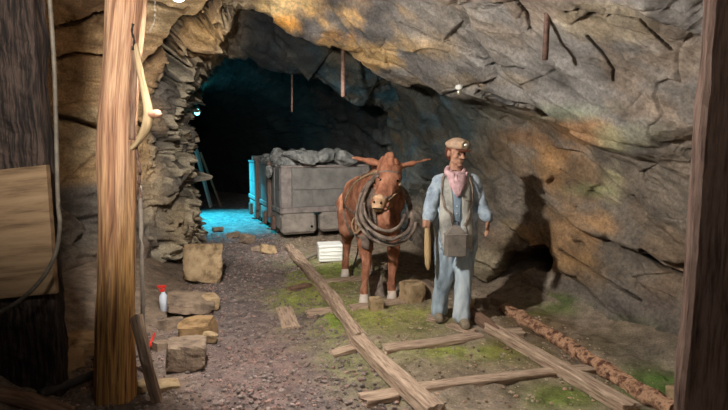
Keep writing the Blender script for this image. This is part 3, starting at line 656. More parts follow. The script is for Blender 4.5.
for pts, w_, h_, m_, lb in [
    ([(384, 351), (430, 345), (478, 337)], .12, .05, 'old_wood', 'pale sleeper lying across the track in front of the miner'),
    ([(418, 391), (500, 380), (590, 371)], .10, .05, 'old_wood', 'long pale sleeper nearest the camera, crossing under the right rail'),
    ([(362, 402), (395, 396)], .13, .05, 'old_wood', 'short pale sleeper end sticking out left of the near rail'),
    ([(332, 356), (354, 350)], .10, .04, 'old_wood', 'small sleeper stub beside the broken end of the left rail'),
    ([(306, 315), (334, 311)], .12, .04, 'old_wood', 'thin sleeper end outside the left rail among bright moss'),
    ([(290, 291), (308, 286)], .12, .05, 'brown_wood', 'brown sleeper end outside the left rail above the moss'),
    ([(350, 309), (392, 303), (424, 299)], .13, .04, 'old_wood', 'sleeper in front of the mule\'s front hooves'),
    ([(322, 283), (350, 280), (366, 278)], .10, .04, 'old_wood', 'sleeper under the mule\'s hind hoof'),
    ([(502, 335), (522, 334)], .12, .05, 'old_wood', 'sleeper end outside the right rail, beside the rusty pipe')]:
    tag(beam('railway_sleeper', [q(a, b, .012) for a, b in pts], w_, h_, M[m_], n=30, noise=.009, seed=int(pts[0][0]), ragged=.03), lb, 'sleeper', 'sleepers of the wooden track')
tag(log('rusty_pipe', [q(504, 312, .04), q(560, 346, .045), q(615, 382, .045), q(676, 420, .045)], .056, M['rust_wood'], n=120, noise=.016, seed=8, K=18, nf=30, smooth=False),
    'rusty flaking pipe lying in the ditch along the right wall', 'pipe')
for pts, w_, t_, m_, lb in [
    ([(284, 309), (291, 329)], .16, .025, 'old_wood', 'flat pale board lying on the dark path beside the moss'),
    ([(427, 318), (447, 322)], .14, .03, 'old_wood', 'flat pale slat under the miner\'s right boot'),
    ([(449, 326), (474, 333)], .10, .028, 'old_wood', 'flat pale slat under the miner\'s left boot')]:
    tag(beam('flat_board', [q(a, b, .01) for a, b in pts], w_, t_, M[m_], n=12, noise=.006, seed=int(pts[0][0]), ragged=.02), lb, 'board')
# ================================================================== TIMBERS LEFT AND RIGHT
p = q(115, 397); t = thing('timber_post', 'tall peeled log roof post with orange and grey streaks, front left', 'post', p)
log('log', [p+W(0, 0, -.05), P(116, 300, 3.42), P(117, 200, 3.44), P(118, 110, 3.46), P(127, 0, 3.5), P(129, -60, 3.52)], .118, M['peeled'], t, n=120, noise=.018, seed=2, K=48, radii=[1.06, 1.02, .98, 1.0, 1.08, 1.05], nf=4)
V_, f_, g_ = sweep([P(127, 397, 3.34), P(129, 350, 3.36), P(127, 300, 3.38)], circ(.035, 12), 24, (0, 1, 0), [1.1, .8, .15], .02, 8, 5)
meshobj('root_flare', V_, f_, M['brown_wood'], t, True, attrs={'grain': ('FLOAT_VECTOR', g_)})
tag(beam('leaning_stake', [P(136, 317, 3.3), P(146, 360, 3.15), q(157, 402, .01)], .075, .045, M['old_wood'], n=30, noise=.008, seed=12, up=(0, 1, 0)), 'brown weathered stake leaning against the foot of the log post', 'stake')
# dark upright wall timber at far left, with a board nailed to it
t = thing('dark_timber', 'dark rough upright timber at the left edge, behind a nailed board', 'timber', P(15, 410, 3.3))
b0 = P(14, 415, 3.3); b1 = P(14, -60, 3.3); b1.x = b0.x = -2.215
V_, f_, g_ = sweep([b0, (b0+b1)/2, b1], rect(.46, .16, .02, 8), 90, (0, 1, 0), None, .018, 8, 3)
V_[:, 1] += .012*fbm(V_*14, 5, 4)*1.2
meshobj('upright', V_, f_, M['dark_timber'], t, False, attrs={'grain': ('FLOAT_VECTOR', g_)})
z0 = P(20, 292, 3.2).z; z1 = P(20, 164, 3.2).z
V_, f_, g_ = sweep([W(-2.3, 3.19, (z0+z1)/2+.0), W(-1.935, 3.19, (z0+z1)/2+.0)], rect(.04, z1-z0, .006, 8), 20, (0, 0, 1), None, .003, 4, 9)
V_[:, 2] += (V_[:, 0]+1.9)*.10
meshobj('nailed_board', V_, f_, M['board'], t, False, attrs={'grain': ('FLOAT_VECTOR', g_)})['label'] = 'plain yellow-brown pine board'
tag(tube('flexible_hose', [P(49, -10, 3.12), P(54, 60, 3.12), P(56, 120, 3.12), P(58, 200, 3.1), P(60, 225, 3.09), P(56, 252, 3.07), P(44, 276, 3.04), P(24, 297, 3.0), P(0, 312, 2.97), P(-30, 322, 2.95)], .0125, M['hose'], n=90, K=10),
    'grey hose running down the dark timber and curving left across the board', 'hose')
t1 = tag(log('round_pole', [W(-2.55, 3.05, .17), W(-2.15, 3.04, .10), W(-1.80, 3.03, -.01)], .05, M['brown_wood'], n=30, noise=.008, seed=14), 'brown round pole lying at the bottom left corner below the timber', 'pole')
tag(tube('dark_pipe', [q(40, 400, .04), q(70, 390, .045), q(100, 379, .05), q(118, 374, .05)], .03, M['dark_pipe'], n=20, K=12), 'dark pipe lying on the ground between the timber and log post', 'pipe')
t = thing('square_timber', 'dark brown upright timber filling the right edge of the view', 'timber', W(1.80, 2.55, 0))
V_, f_, g_ = sweep([W(1.82, 2.55, .0), W(1.823, 2.55, 1.5), W(1.828, 2.55, 3.0)], rect(.42, .09, .02, 10), 110, (0, 1, 0), None, .006, 8, 6)
V_[:, 1] += .014*fbm(V_*np.array([9, 9, 4]), 15, 4)
meshobj('upright', V_, f_, M['brown_timber'], t, False, attrs={'grain': ('FLOAT_VECTOR', g_)})
# things hanging on the log post
tag(tube('hanging_chain', [P(133, 24, 3.3), P(132, 32, 3.29), P(134, 40, 3.28), P(133, 50, 3.28)], .009, M['iron'], n=20, K=6, radii=[1, .6, 1, .6, 1, .6, 1, .6, 1]), 'short dark chain and hook at the top of the log post', 'chain')
t = thing('harness_hames', 'cream curved wooden harness hame with dark strap hanging on the log post', 'harness', P(136, 150, 3.3))
V_, f_, g_ = sweep([P(136, 44, 3.29), P(140, 70, 3.28), P(145, 95, 3.27), P(148, 115, 3.26), P(145, 130, 3.26), P(138, 142, 3.27), P(131, 149, 3.28)], circ(.026, 14), 50, (0, 1, 0), [.45, .8, .9, 1.1, 1.25, 1.0, .6, .5], .006, 6, 7)
meshobj('hame', V_, f_, M['hame'], t, True, attrs={'grain': ('FLOAT_VECTOR', g_)})
V_, f_, g_ = sweep([P(134, 46, 3.29), P(134, 80, 3.28), P(133, 110, 3.28), P(132, 140, 3.28)], rect(.035, .012), 30, (0, 1, 0), None, .004, 6, 8)
meshobj('strap', V_, f_, M['brown_wood'], t, True, attrs={'grain': ('FLOAT_VECTOR', g_)})
V_, f_ = merge([capsm(P(148, 114, 3.26), .022, P(157, 114, 3.24), .028, 14)]); meshobj('knob', V_, f_, M['skin'], t, True)
tag(tube('hanging_chain', [P(136, 146, 3.3), P(138, 160, 3.3), P(140, 172, 3.3), P(139, 186, 3.3), P(141, 198, 3.3)], .012, M['rust'], n=40, K=6, radii=[1, .5, 1, .5, 1, .5, 1, .5, 1, .5, 1, .5, 1]), 'brown twisted chain hanging below the cream hame on the log post', 'chain')
tag(tube('upright_pipe', [P(140, 186, 3.5), P(142, 260, 3.5), q(144, 372, 0)], .0145, M['pipe'], n=20, K=10), 'thin grey upright pipe just right of the log post', 'pipe')
tag(tube('white_wire', [P(154, -14, 4.2), P(155, 10, 4.2), P(154, 22, 4.2), P(150, 30, 4.2), P(147, 33, 4.2)], .0022, M['cable'], n=24, K=6), 'thin white wire dangling beside the top of the log post', 'wire')
t = thing('ceiling_lamp', 'bright white lamp at the top edge above the left rock wall', 'lamp', P(178, -6, 3.0))
key_pos = P(178, -6, 3.0)
V_, f_ = lathe([(.02, .15), (.03, .13), (.035, .06), (.03, .045)], key_pos); meshobj('lamp_holder', V_, f_, M['iron'], t)
meshobj('cable', *sweep([key_pos+W(0, 0, .14), key_pos+W(-.1, .1, .35), key_pos+W(-.3, .3, .7)], circ(.008, 6), 10)[:2], M['iron'], t)
V_, f_ = ellm(key_pos, .043, .043, .043); meshobj('bulb', V_, f_, mat_emit('lit_bulb', (1, .95, .85), 5), t)
# ================================================================== STONES
def st(px_, py_, sx, sy, sz, seed, mat, lb, rot=(0, 0, 0), block=0.0, sink=.02, cat='rock', group='stones edging the path', name='rock'):
    p = onfloor(px_, py_); p.y += sy*.7; return rock(name, (p.x, p.y, 0), (sx, sy, sz), seed, M[mat], lb, group, rot, block, cat, rest=gz(p.x, p.y)-sink)
st(200, 284, .26, .22, .285, 3, 'stone', 'largest tan boulder standing at the corner of the left rock wall', (0, .08, .3), .38, .04)
st(183, 318, .25, .22, .07, 21, 'stone_grey', 'flat grey-brown slab lying in front of the spray bottle', (.12, .18, .5), .4, .0)
st(208, 312, .10, .09, .085, 22, 'stone', 'small pale squared stone on the corner of the grey slab', (.2, .1, .7), .8, 0)
st(193, 341, .19, .14, .095, 23, 'stone_orange', 'orange wedge-shaped rock between the slab and the block', (.1, -.1, .1), .2, .02)
st(181, 373, .175, .16, .125, 24, 'stone_grey', 'squared brown stone block nearest the stake', (0, .06, .28), .95, .02)
st(208, 345, .07, .06, .05, 25, 'stone', 'small pale chip beside the orange wedge rock', (0, .3, .3), .1, .01)
st(186, 250, .13, .12, .15, 26, 'stone_grey', 'brown stone wedged behind the largest tan boulder', (0, .1, .3), .3, .03)
st(168, 330, .12, .10, .06, 27, 'stone_grey', 'low grey stone under the left end of the grey slab', (0, .1, .9), .3, .03)
st(160, 352, .09, .08, .05, 28, 'stone_grey', 'dark stone between the upright pipe and the block', (0, .1, .9), .3, .03)
st(78, 350, .20, .16, .09, 29, 'stone_orange', 'half-buried orange stone left of the log post', (.1, .1, .4), .1, .06)
st(62, 365, .12, .12, .06, 30, 'stone_orange', 'smaller half-buried orange stone next to the dark timber', (.1, .1, .4), .1, .04)
st(164, 392, .10, .07, .035, 31, 'stone', 'small tan stone at the foot of the leaning stake', (.1, .1, .4), .1, .02)
st(140, 392, .08, .06, .04, 32, 'stone', 'small stone packed against the foot of the log post', (.1, .1, 1.4), .1, .02)
st(413, 303, .135, .14, .145, 41, 'stone', 'tan squared stone block between the mule and the miner', (0, .0, .45), 1.0, .02, group='blocks behind the mule and miner')
st(431, 299, .15, .10, .085, 42, 'stone_grey', 'long brown block leaning behind the tan squared block', (0, .35, -.5), .9, .02, group='blocks behind the mule and miner')
st(376, 311, .085, .10, .075, 43, 'stone', 'small squared stone between the mule\'s front hooves', (0, 0, .15), 1.0, .01, group='blocks behind the mule and miner')
st(402, 303, .05, .05, .04, 44, 'stone', 'little chip at the foot of the tan squared block', (0, .2, .3), .3, .01)
st(466, 310, .12, .10, .07, 45, 'stone', 'pale rough stone behind the miner\'s left boot', (0, .2, .3), .3, .02)
st(483, 309, .10, .09, .07, 46, 'stone_grey', 'grey stone at the dark gap right of the miner', (0, .2, 1.3), .3, .02)
st(500, 306, .09, .08, .05, 47, 'stone_grey', 'low grey stone at the far end of the rusty pipe', (0, .1, 2.3), .3, .02)
st(268, 254, .15, .10, .08, 48, 'stone', 'tan stone at the foot of the cart by the rail end', (0, .2, .3), .3, .02)
st(246, 244, .13, .12, .09, 49, 'stone_grey', 'grey stone beside the cart wheel', (0, .2, .8), .3, .02)
st(256, 252, .10, .10, .05, 50, 'stone_grey', 'low grey stone on the path in front of the cart', (0, .2, 1.8), .3, .02)
st(232, 238, .10, .12, .06, 51, 'stone_grey', 'small stone in the cyan-lit tunnel entrance', (0, .2, 2.8), .3, .02)
st(216, 232, .12, .12, .05, 52, 'stone_grey', 'low stone by the tunnel wall in the cyan light', (0, .2, 2.1), .3, .02)
st(676, 400, .05, .04, .05, 53, 'stone', 'small pale stone in the moss beside the right timber', (0, .2, 2.1), .3, .01)
p = q(376, 296); p.y += .05
V_, f_ = boxm(p+W(0, 0, .11), (.075, 0, .02), (0, .10, 0), (-.02, .05, .13), .01); tag(fixn(meshobj('iron_wedge', V_, f_, M['leather'], None, False)), 'dark iron wedge block standing between the mule\'s front legs', 'wedge')
# ================================================================== CART
c0 = P(281, 166, 8.9); u = Vector((-.38, .925, 0)).normalized(); e = Vector((.925, .38, 0)).normalized(); O = Vector((c0.x, c0.y, 0)); Lc_, Wc = 3.1, 1.62
ct = thing('ore_cart', 'grey riveted ore cart heaped with rock at the tunnel mouth', 'cart', O+u*Lc_/2+e*Wc/2)
def cp(a, b, z): return O+e*a+u*b+Vector((0, 0, z))       # a across the end, b along the side
def cbox(name, a0, a1, b0, b1, z0, z1, mat, parent=ct, b=.012):
    return box(name, cp((a0+a1)/2, (b0+b1)/2, (z0+z1)/2), e*(a1-a0)/2, u*(b1-b0)/2, (0, 0, (z1-z0)/2), mat, parent, b)
zt, zb = 1.27, .46
ep = cbox('end_panel', .02, Wc-.02, 0, .05, zb, zt, M['cart'])
cbox('upper_plate', .20, Wc-.10, -.018, 0, .86, zt-.035, M['cart'], ep, .004); cbox('lower_plate', .20, .545, -.016, 0, zb+.10, .85, M['cart'], ep, .004); cbox('lower_plate', .56, Wc-.1, -.014, 0, zb+.10, .85, M['cart'], ep, .004)
cbox('rim', -.01, Wc+.01, -.03, .06, zt-.03, zt+.012, M['cart_rim'], ep); cbox('bottom_rim', -.01, Wc+.01, -.035, .02, zb-.01, zb+.085, M['cart_rim'], ep)
cbox('corner_post', -.015, .18, -.028, .03, zb+.085, zt-.03, M['cart_rim']); cbox('corner_post', Wc-.12, Wc+.015, -.028, .03, zb+.085, zt-.03, M['cart_rim'])
sp = cbox('side_panel', 0, .05, .05, Lc_, zb, zt, M['cart']); cbox('side_panel', Wc-.05, Wc, .05, Lc_, zb, zt, M['cart'])
cbox('rim', -.02, .06, .35, Lc_, zt-.02, zt+.02, M['cart_rim'], sp); cbox('bottom_rim', -.03, .02, 0, Lc_, zb-.01, zb+.08, M['cart_rim'], sp)
for k, (b0, b1) in enumerate([(.08, .42), (.5, .95), (1.1, 1.75), (1.9, 3.0)]):
    for z0, z1 in [(zb+.09, .84), (.85, zt-.04)]: cbox('side_plate', -.014, 0, b0, b1, z0, z1, M['cart'], sp, .004)
cbox('end_panel', .02, Wc-.02, Lc_-.05, Lc_, zb, zt, M['cart']); cbox('end_board', .05, .8, Lc_-.12, Lc_-.04, zt, zt+.12, M['cart'])
cbox('floor_plate', .03, Wc-.03, .04, Lc_-.04, zb-.01, zb+.03, M['iron'])
for b_ in (.78, 1.95):
    V_, f_, g_ = sweep([cp(-.05, b_, .30), cp(-.055, b_, .8), cp(-.05, b_, zt+.06)], rect(.14, .07), 20, tuple(e), None, .006, 6, 3)
    meshobj('stake', V_, f_, M['stake'], ct, False, attrs={'grain': ('FLOAT_VECTOR', g_)})
cbox('bumper', -.02, .60, -.10, .16, .09, .445, M['cart_base'], ct, .05); bp = cbox('bumper', .68, Wc+.02, -.07, .16, .10, .445, M['cart_base'], ct, .05)
V_, f_ = lathe([(.022, 0), (.022, .01)], cp(.5, -.106, .22), tuple(-u), 12); meshobj('bolt_hole', V_, f_, M['eye'], ct)
cbox('side_sill', -.01, .14, .14, Lc_, .14, .44, M['cart_base'], ct, .03); cbox('side_sill', Wc-.14, Wc+.01, .14, Lc_, .14, .44, M['cart_base'], ct, .03)
for b_ in (.55, 1.3, 2.1, 2.8): cbox('axle_bracket', -.07, .0, b_-.09, b_+.09, .10, .36, M['rust'], ct, .02)
for a_ in (.10, Wc-.22):
    for b_ in (.75, 2.35):
        V_, f_ = lathe([(.05, -.01), (.19, 0), (.2, .01), (.2, .04), (.16, .05), (.165, .085), (.06, .09), (.05, .12)], cp(a_-.04 if a_ < 1 else a_+.16, b_, .20), tuple(e if a_ < 1 else -e), 28)
        wh = fixn(meshobj('wheel', V_, f_, M['rust'], ct)); V_, f_ = lathe([(.03, -.03), (.03, .02)], cp(a_-.04 if a_ < 1 else a_+.16, b_, .20), tuple(e), 12); meshobj('axle', V_, f_, M['iron'], wh)
rr = random.Random(9); n_l = 0
for row, (zz_, cnt) in enumerate([(1.15, 50), (1.31, 44), (1.43, 22)]):
    for k in range(cnt):
        fa = (k+.5)/cnt; a_ = .16+(Wc-.32)*((k*.618) % 1); b_ = .16+(Lc_-.5)*fa*(1 if row < 2 else .6)+(0 if row < 2 else .12)
        if row: a_ = .2+(a_-.16)*.93
        s = rr.uniform(.10, .19) if row < 2 else rr.uniform(.10, .16); pc = cp(a_, b_, zz_+rr.uniform(-.03, .03))
        V_, f_ = rockm(pc[:], (s*rr.uniform(.9, 1.3), s*rr.uniform(.8, 1.1), s*rr.uniform(.5, .75)), 500+row*60+k, (rr.uniform(-.6, .6), rr.uniform(-.6, .6), rr.uniform(0, 6)), 0, 3, .10)
        tag(meshobj('ore_lump', V_, f_, M['coal'], None, False), 'one of the smaller grey angular ore lumps heaped on the cart', 'rock', 'ore lumps heaped in the cart')
for px_, py_, Y_, s, lb in [(304, 157, 9.05, (.30, .2, .11), 'largest grey ore slab at the front left of the cart heap'), (326, 156, 9.2, (.17, .16, .12), 'rounded grey ore lump at the front middle of the heap'), (344, 158, 9.3, (.2, .16, .13), 'grey ore lump at the front right of the heap, behind the mule\'s ear'), (287, 161, 9.2, (.14, .12, .08), 'small ore lump at the cart\'s near left corner'), (269, 172, 9.3, (.07, .12, .09), 'pale ore lump showing through the damaged cart side')]:
    V_, f_ = rockm(P(px_, py_, Y_)[:], s, int(px_), (.1, .12 if px_ > 300 else -.2, .3), 0, 4, .10)
    tag(meshobj('ore_lump', V_, f_, M['coal'], None, False), lb, 'rock', 'ore lumps heaped in the cart')
# white crate
p = q(329, 263); cr_ = thing('white_box', 'white plastic box on the ground between cart and mule', 'box', p+W(0, .16, 0))
ax = Vector((1, .18, 0)).normalized(); ay = Vector((-.18, 1, 0)).normalized(); bc = p+W(0, .17, .11)
box('box_body', bc, ax*.165, ay*.14, (0, 0, .10), M['white'], cr_, .012); box('lid', bc+W(0, 0, .115), ax*.172, ay*.147, (0, 0, .02), M['white'], cr_, .01)
for zz_ in (-.05, .0, .05): box('rib', bc-ay*.141+W(0, 0, zz_), ax*.155, ay*.006, (0, 0, .008), M['white'], cr_, .002)
tag(tube('grey_rod', [q(303, 262, .04), q(318, 257, .05)], .022, M['pipe'], n=8, K=10), 'short grey rod lying beside the white box', 'rod')
# spray bottle
p = q(164, 311); sb_ = thing('spray_bottle', 'pale spray bottle with red nozzle on the rocks left of the path', 'bottle', p)
V_, f_ = lathe([(.030, 0), (.038, .006), (.039, .12), (.036, .15), (.018, .18), (.014, .20)], p, K=20); meshobj('bottle_body', V_, f_, M['bottle'], sb_)
V_, f_ = lathe([(.019, .195), (.019, .215), (.013, .22), (.013, .235)], p, K=16); nz = meshobj('cap', V_, f_, M['red'], sb_)
V_, f_ = merge([boxm(p+W(-.012, 0, .245), (.042, 0, 0), (0, .013, 0), (0, 0, .012), .004), boxm(p+W(-.03, 0, .215), (.006, 0, 0), (0, .007, 0), (-.008, 0, .022), .002)]); fixn(meshobj('trigger', V_, f_, M['red'], sb_, False))
tag(fixn(meshobj('red_tool_tip', *capsm(q(150, 352, .05), .012, q(155, 344, .09), .008), M['red'], None)), 'small red plastic piece lying by the upright pipe', 'tool')
# ================================================================== TUNNEL FITTINGS
bulb_pos = P(197, 112, 11.5)
t = thing('tunnel_lamp', 'glowing cyan bulb on the left wall inside the tunnel', 'lamp', bulb_pos)
V_, f_ = ellm(bulb_pos, .062, .062, .075); meshobj('bulb', V_, f_, mat_emit('cyan_bulb', (.25, .95, .95), 2.2), t)
V_, f_ = lathe([(.03, .06), (.05, .09), (.05, .16), (.02, .18)], bulb_pos, K=16); meshobj('socket', V_, f_, M['iron'], t)
meshobj('cable', *sweep([bulb_pos+W(0, 0, .17), bulb_pos+W(-.1, .1, .4), bulb_pos+W(-.25, .2, .6)], circ(.01, 6), 10)[:2], M['iron'], t)
tag(beam('leaning_plank', [G(211, 207), P(196, 150, 12.9)], .16, .05, M['bluewood'], n=16, noise=.004, seed=3, up=(1, 0, 0)), 'wider pale plank leaning on the left tunnel wall, lit cyan', 'plank')
tag(beam('leaning_plank', [G(221, 206), P(200, 152, 13.1)], .05, .05, M['brown_wood'], n=16, noise=.004, seed=4, up=(1, 0, 0)), 'thinner dark plank leaning beside the cyan-lit one', 'plank')
for (a, b, Y_), (a1, b1), r_, lb in [((549, -22, 4.05), (545, 60), .022, 'thick rusty roof bolt hanging from the rock above the miner'), ((343, 40, 6.5), (343, 97), .026, 'rusty roof bolt hanging over the tunnel mouth above the cart'), ((292, 40, 8.2), (292, 112), .014, 'thin dark rod hanging in the dark of the tunnel')]:
    rb = tag(tube('roof_bolt', [P(a, b, Y_), P((a+a1)/2, (b+b1)/2, Y_), P(a1, b1, Y_)], r_, M['rust'], n=24, K=12, noise=.003), lb, 'roof bolt')
p = P(459, 90, 5.05); t = thing('rock_lamp', 'tiny white bulb hanging under the rock lip above the miner\'s cap', 'lamp', p)
V_, f_ = lathe([(.012, .05), (.03, .045), (.036, .02), (.02, .0)], p, K=14); meshobj('shade', V_, f_, M['white'], t)
V_, f_ = ellm(p+W(0, 0, -.02), .017, .017, .028); meshobj('bulb', V_, f_, M['brass'], t)
meshobj('cable', *sweep([p+W(0, 0, .05), p+W(.01, .05, .09), p+W(.0, .2, .14)], circ(.005, 6), 10)[:2], M['cable'], t)
# ================================================================== THE MULE
mb = q(378, 298); mu = thing('mule', 'red-brown mule in a worn leather harness facing the camera beside the cart', 'mule', mb)
def S(px_, py_, Y_, r): return (P(px_, py_, Y_), r)
def chain(*s): return [capsm(a[0], a[1], b[0], b[1]) for a, b in zip(s[:-1], s[1:])]
f1_, f2_ = q(364, 304), q(392, 300); h1_, h2_ = q(345, 279), q(369, 275)
sh = []
sh += chain(S(363, 196, 6.45, .255), S(367, 199, 6.1, .275), S(377, 195, 5.8, .26), S(384, 200, 5.6, .225))
sh += chain(S(368, 208, 6.1, .255), S(378, 214, 5.65, .23), S(385, 218, 5.5, .17))
sh += chain(S(379, 186, 5.7, .19), S(386, 176, 5.5, .155), S(389, 170, 5.34, .115))           # neck
sh += chain(S(390, 167, 5.3, .118), S(389, 178, 5.2, .126), S(386, 190, 5.08, .102), S(381, 199, 5.0, .082), S(378.5, 203, 4.96, .078))
sh += [ellm(P(396, 178, 5.13), .035, .04, .03), ellm(P(381, 177, 5.13), .03, .04, .03)]        # brow ridges
sh += chain(S(394, 186, 5.2, .07), S(385, 199, 5.06, .05))                                      # jaw
# front legs: shoulder, elbow, forearm, knee, cannon, fetlock
for ff, a, b in ((f1_, 366, 362), (f2_, 389, 391)):
    top = P(a, 225, 5.58); kn = ff+W(.02, .10, .40)
    sh += [capsm(top, .125, ff+W(.01, .13, .68), .082), capsm(ff+W(.01, .13, .68), .078, kn, .052), capsm(kn, .054, kn+W(0, .0, -.05), .05), capsm(kn, .046, ff+W(0, .06, .15), .034),
           capsm(ff+W(0, .06, .15), .044, ff+W(0, .045, .11), .042), capsm(ff+W(0, .045, .11), .036, ff+W(0, .01, .05), .044)]
for hh, a in ((h1_, 352), (h2_, 372)):
    hip = P(a, 205, 6.5); kn = hh+W(.03, .0, .62); hk = hh+W(.02, .26, .42)
    sh += [capsm(hip, .19, kn, .11), capsm(kn, .10, hk, .055), capsm(hk, .05, hh+W(0, .16, .15), .035), capsm(hh+W(0, .16, .15), .042, hh+W(0, .13, .10), .04), capsm(hh+W(0, .13, .10), .035, hh+W(0, .1, .05), .042)]
# ears: long, held out sideways
def ear(base, tip, w_):
    b = base; mid = b+(tip-b)*.5; out = []
    d = (tip-b).normalized(); n = d.cross(W(0, 1, 0)).normalized()
    for k in range(5):
        t0, t1_ = k/5, (k+1)/5; r = lambda t: w_*(.62+.75*math.sin(math.pi*min(1, t*1.15+.1)))*(1-t**4*.7)
        out.append(capsm(b+(tip-b)*t0, r(t0)*.7, b+(tip-b)*t1_, r(t1_)*.7, 12))
    return out
sh += ear(P(383, 164, 5.3), P(352, 157.5, 5.36), .037); sh += ear(P(396, 167, 5.3), P(432, 158.5, 5.34), .037)
fur = lambda A_: .010*fbm(A_*np.array([14, 14, 6]), 400, 4)+.010*fbm(A_*4, 410, 2)+.004*ridged(A_*np.array([30, 30, 9]), 420, 2)
body, bv = blob('mule_body', sh, M['fur'], mu, .013, 5, fur)
V_, f_ = merge([capsm(P(386, 160, 5.36), .04, P(390, 157, 5.28), .045), capsm(P(390, 157, 5.28), .04, P(391, 164, 5.19), .03), capsm(P(384, 162, 5.4), .05, P(376, 168, 5.62), .04), capsm(P(392, 160, 5.3), .03, P(396, 164, 5.22), .025)])
blob('forelock', [(V_, f_)], M['fur'], mu, .01, 2, lambda A_: .01*ridged(A_*30, 5, 2))
V_, f_ = merge([capsm(P(366, 186, 6.7), .04, P(363, 200, 6.78), .045), capsm(P(363, 200, 6.78), .045, P(361, 236, 6.75), .03)]); blob('tail', [(V_, f_)], M['mane'], mu, .014, 2)
ml, mlb = blob('muzzle', [capsm(P(379, 201.5, 4.95), .070, P(378, 205, 4.925), .066), ellm(P(378, 201, 4.88), .04, .025, .025)], M['muzzle'], mu, .009, 3, lambda A_: .003*fbm(A_*30, 8, 2))
ml['label'] = 'pale cream muzzle'
for a, b in ((374.5, 202), (381, 203)): V_, f_ = ellm(hit(mlb, a, b, .0), .011, .008, .014, sub=2); meshobj('nostril', V_, f_, M['eye'], ml)
V_, f_ = merge([capsm(P(373, 208.5, 4.865), .006, P(383, 209, 4.86), .006)]); meshobj('mouth', V_, f_, M['eye'], ml)
for a, b in ((397.5, 181), (380.5, 180)): V_, f_ = ellm(hit(bv, a, b, .001), .018, .014, .014, sub=3); meshobj('eye', V_, f_, M['eye'], mu)
for p_ in (f1_+W(0, .0, 0), f2_+W(0, .0, 0), h1_+W(0, .09, 0), h2_+W(0, .09, 0)):
    V_, f_ = lathe([(.050, 0), (.060, .004), (.052, .05), (.046, .085), (.044, .10)], p_+W(0, 0, -.0), (0, .15, 1), 18); V_[:, 2] = np.maximum(V_[:, 2], p_.z-.005); meshobj('hoof', V_, f_, M['hoof'], mu)
# harness
hs = thing('harness', 'worn grey leather collar, straps and ropes worn by the mule', 'harness', P(385, 240, 5.4)); bpy.data.objects.remove(hs); hs = mu
def hp(a, b, Y_): return P(a, b, Y_)
col1 = [hp(377, 178, 5.55), hp(368, 186, 5.42), hp(362, 200, 5.32), hp(361, 214, 5.24), hp(366, 226, 5.17), hp(377, 235, 5.12), hp(391, 239, 5.10), hp(404, 233, 5.16), hp(411, 222, 5.25), hp(410, 205, 5.36), hp(403, 190, 5.5), hp(392, 181, 5.6)]
tube('collar', col1, .028, M['leather'], hs, n=90, K=14, noise=.012, sq=.7)['label'] = 'thick padded leather collar'
col2 = [hp(364, 203, 5.22), hp(366, 216, 5.15), hp(374, 226, 5.09), hp(385, 231, 5.05), hp(395, 229, 5.06), hp(402, 222, 5.12), hp(405, 214, 5.2)]
tube('collar_roll', col2, .017, M['leather'], hs, n=60, K=12, noise=.008)
tube('collar_trim', [hp(371, 180, 5.5), hp(362, 192, 5.36), hp(357, 208, 5.26), hp(357, 220, 5.2), hp(364, 232, 5.14), hp(376, 241, 5.1), hp(391, 245, 5.08), hp(404, 241, 5.1), hp(414, 230, 5.17), hp(416, 222, 5.2)], .016, M['leather'], hs, n=70, K=10, noise=.005)
tube('hame_chain', [hp(368, 230, 5.1), hp(380, 240, 5.06), hp(392, 243, 5.05), hp(403, 239, 5.06)], .010, M['iron'], hs, n=40, K=8, radii=[1, .5]*9)
YMIN = 5.12
patch('saddle_cloth', bv, [(369, 186), (364, 200), (361, 212), (364, 227)], [(377, 190), (376, 203), (377, 214), (379, 228)], M['leather'], hs, .03, 18, 10, .012, 5.4, .02)
strap('shoulder_strap', bv, [(383, 173), (375, 178), (367, 188), (361, 202), (358, 218)], .055, .012, M['leather'], hs, .014)
strap('back_strap', bv, [(377, 172), (366, 176), (355, 184), (348, 195), (345, 204)], .028, .010, M['rope'], hs, .010)
strap('girth_strap', bv, [(362, 176), (350, 190), (344, 206), (346, 222), (352, 236)], .030, .008, M['leather'], hs, .006)
strap('side_strap', bv, [(345, 205), (353, 212), (362, 216)], .025, .008, M['leather'], hs, .008)
strap('belly_strap', bv, [(352, 232), (362, 238), (374, 241)], .03, .008, M['leather'], hs, .008)
tube('rope_loop', [hp(357, 216, 5.35), hp(353, 220, 5.33), hp(352, 227, 5.32), hp(355, 233, 5.31), hp(359, 230, 5.31), hp(360, 223, 5.32), hp(357, 217, 5.33)], .009, M['rope'], hs, n=50, K=8)
tube('rope_loop', [hp(358, 218, 5.3), hp(356, 224, 5.3), hp(357, 231, 5.3), hp(361, 228, 5.3), hp(361, 221, 5.3)], .008, M['rope'], hs, n=40, K=8)
YMIN = 0
strap('cheek_rope', bv, [(404, 183), (400, 189), (394, 195), (388, 200)], .016, .012, M['rope'], hs, .006, Yf=5.1)
strap('noseband', bv, [(373, 194), (379, 196), (386, 198), (391, 196)], .022, .008, M['leather'], hs, .004, Yf=5.05)
strap('brow_band', bv, [(379, 172), (388, 171), (399, 173)], .018, .006, M['leather'], hs, .003, Yf=5.1)
tube('lead_rope', [hp(391, 198, 5.08), hp(388, 209, 5.05), hp(380, 212, 5.03), hp(373, 210, 5.05)], .008, M['rope'], hs, n=30, K=8)
tube('trace_rope', [hp(372, 258, 5.75), hp(378, 263, 5.7), hp(386, 264, 5.65), hp(392, 259, 5.7)], .010, M['rope'], hs, n=24, K=8)
tube('trace_chain', [hp(357, 236, 5.9), hp(358, 250, 6.0), hp(354, 265, 6.1), hp(352, 276, 6.15)], .013, M['iron'], hs, n=40, K=8, radii=[1, .5]*10)
patch('chest_flap', bv, [(366, 226), (362, 236), (362, 246)], [(372, 230), (370, 240), (368, 250)], M['leather'], hs, .03, 8, 5, .01, 5.5)
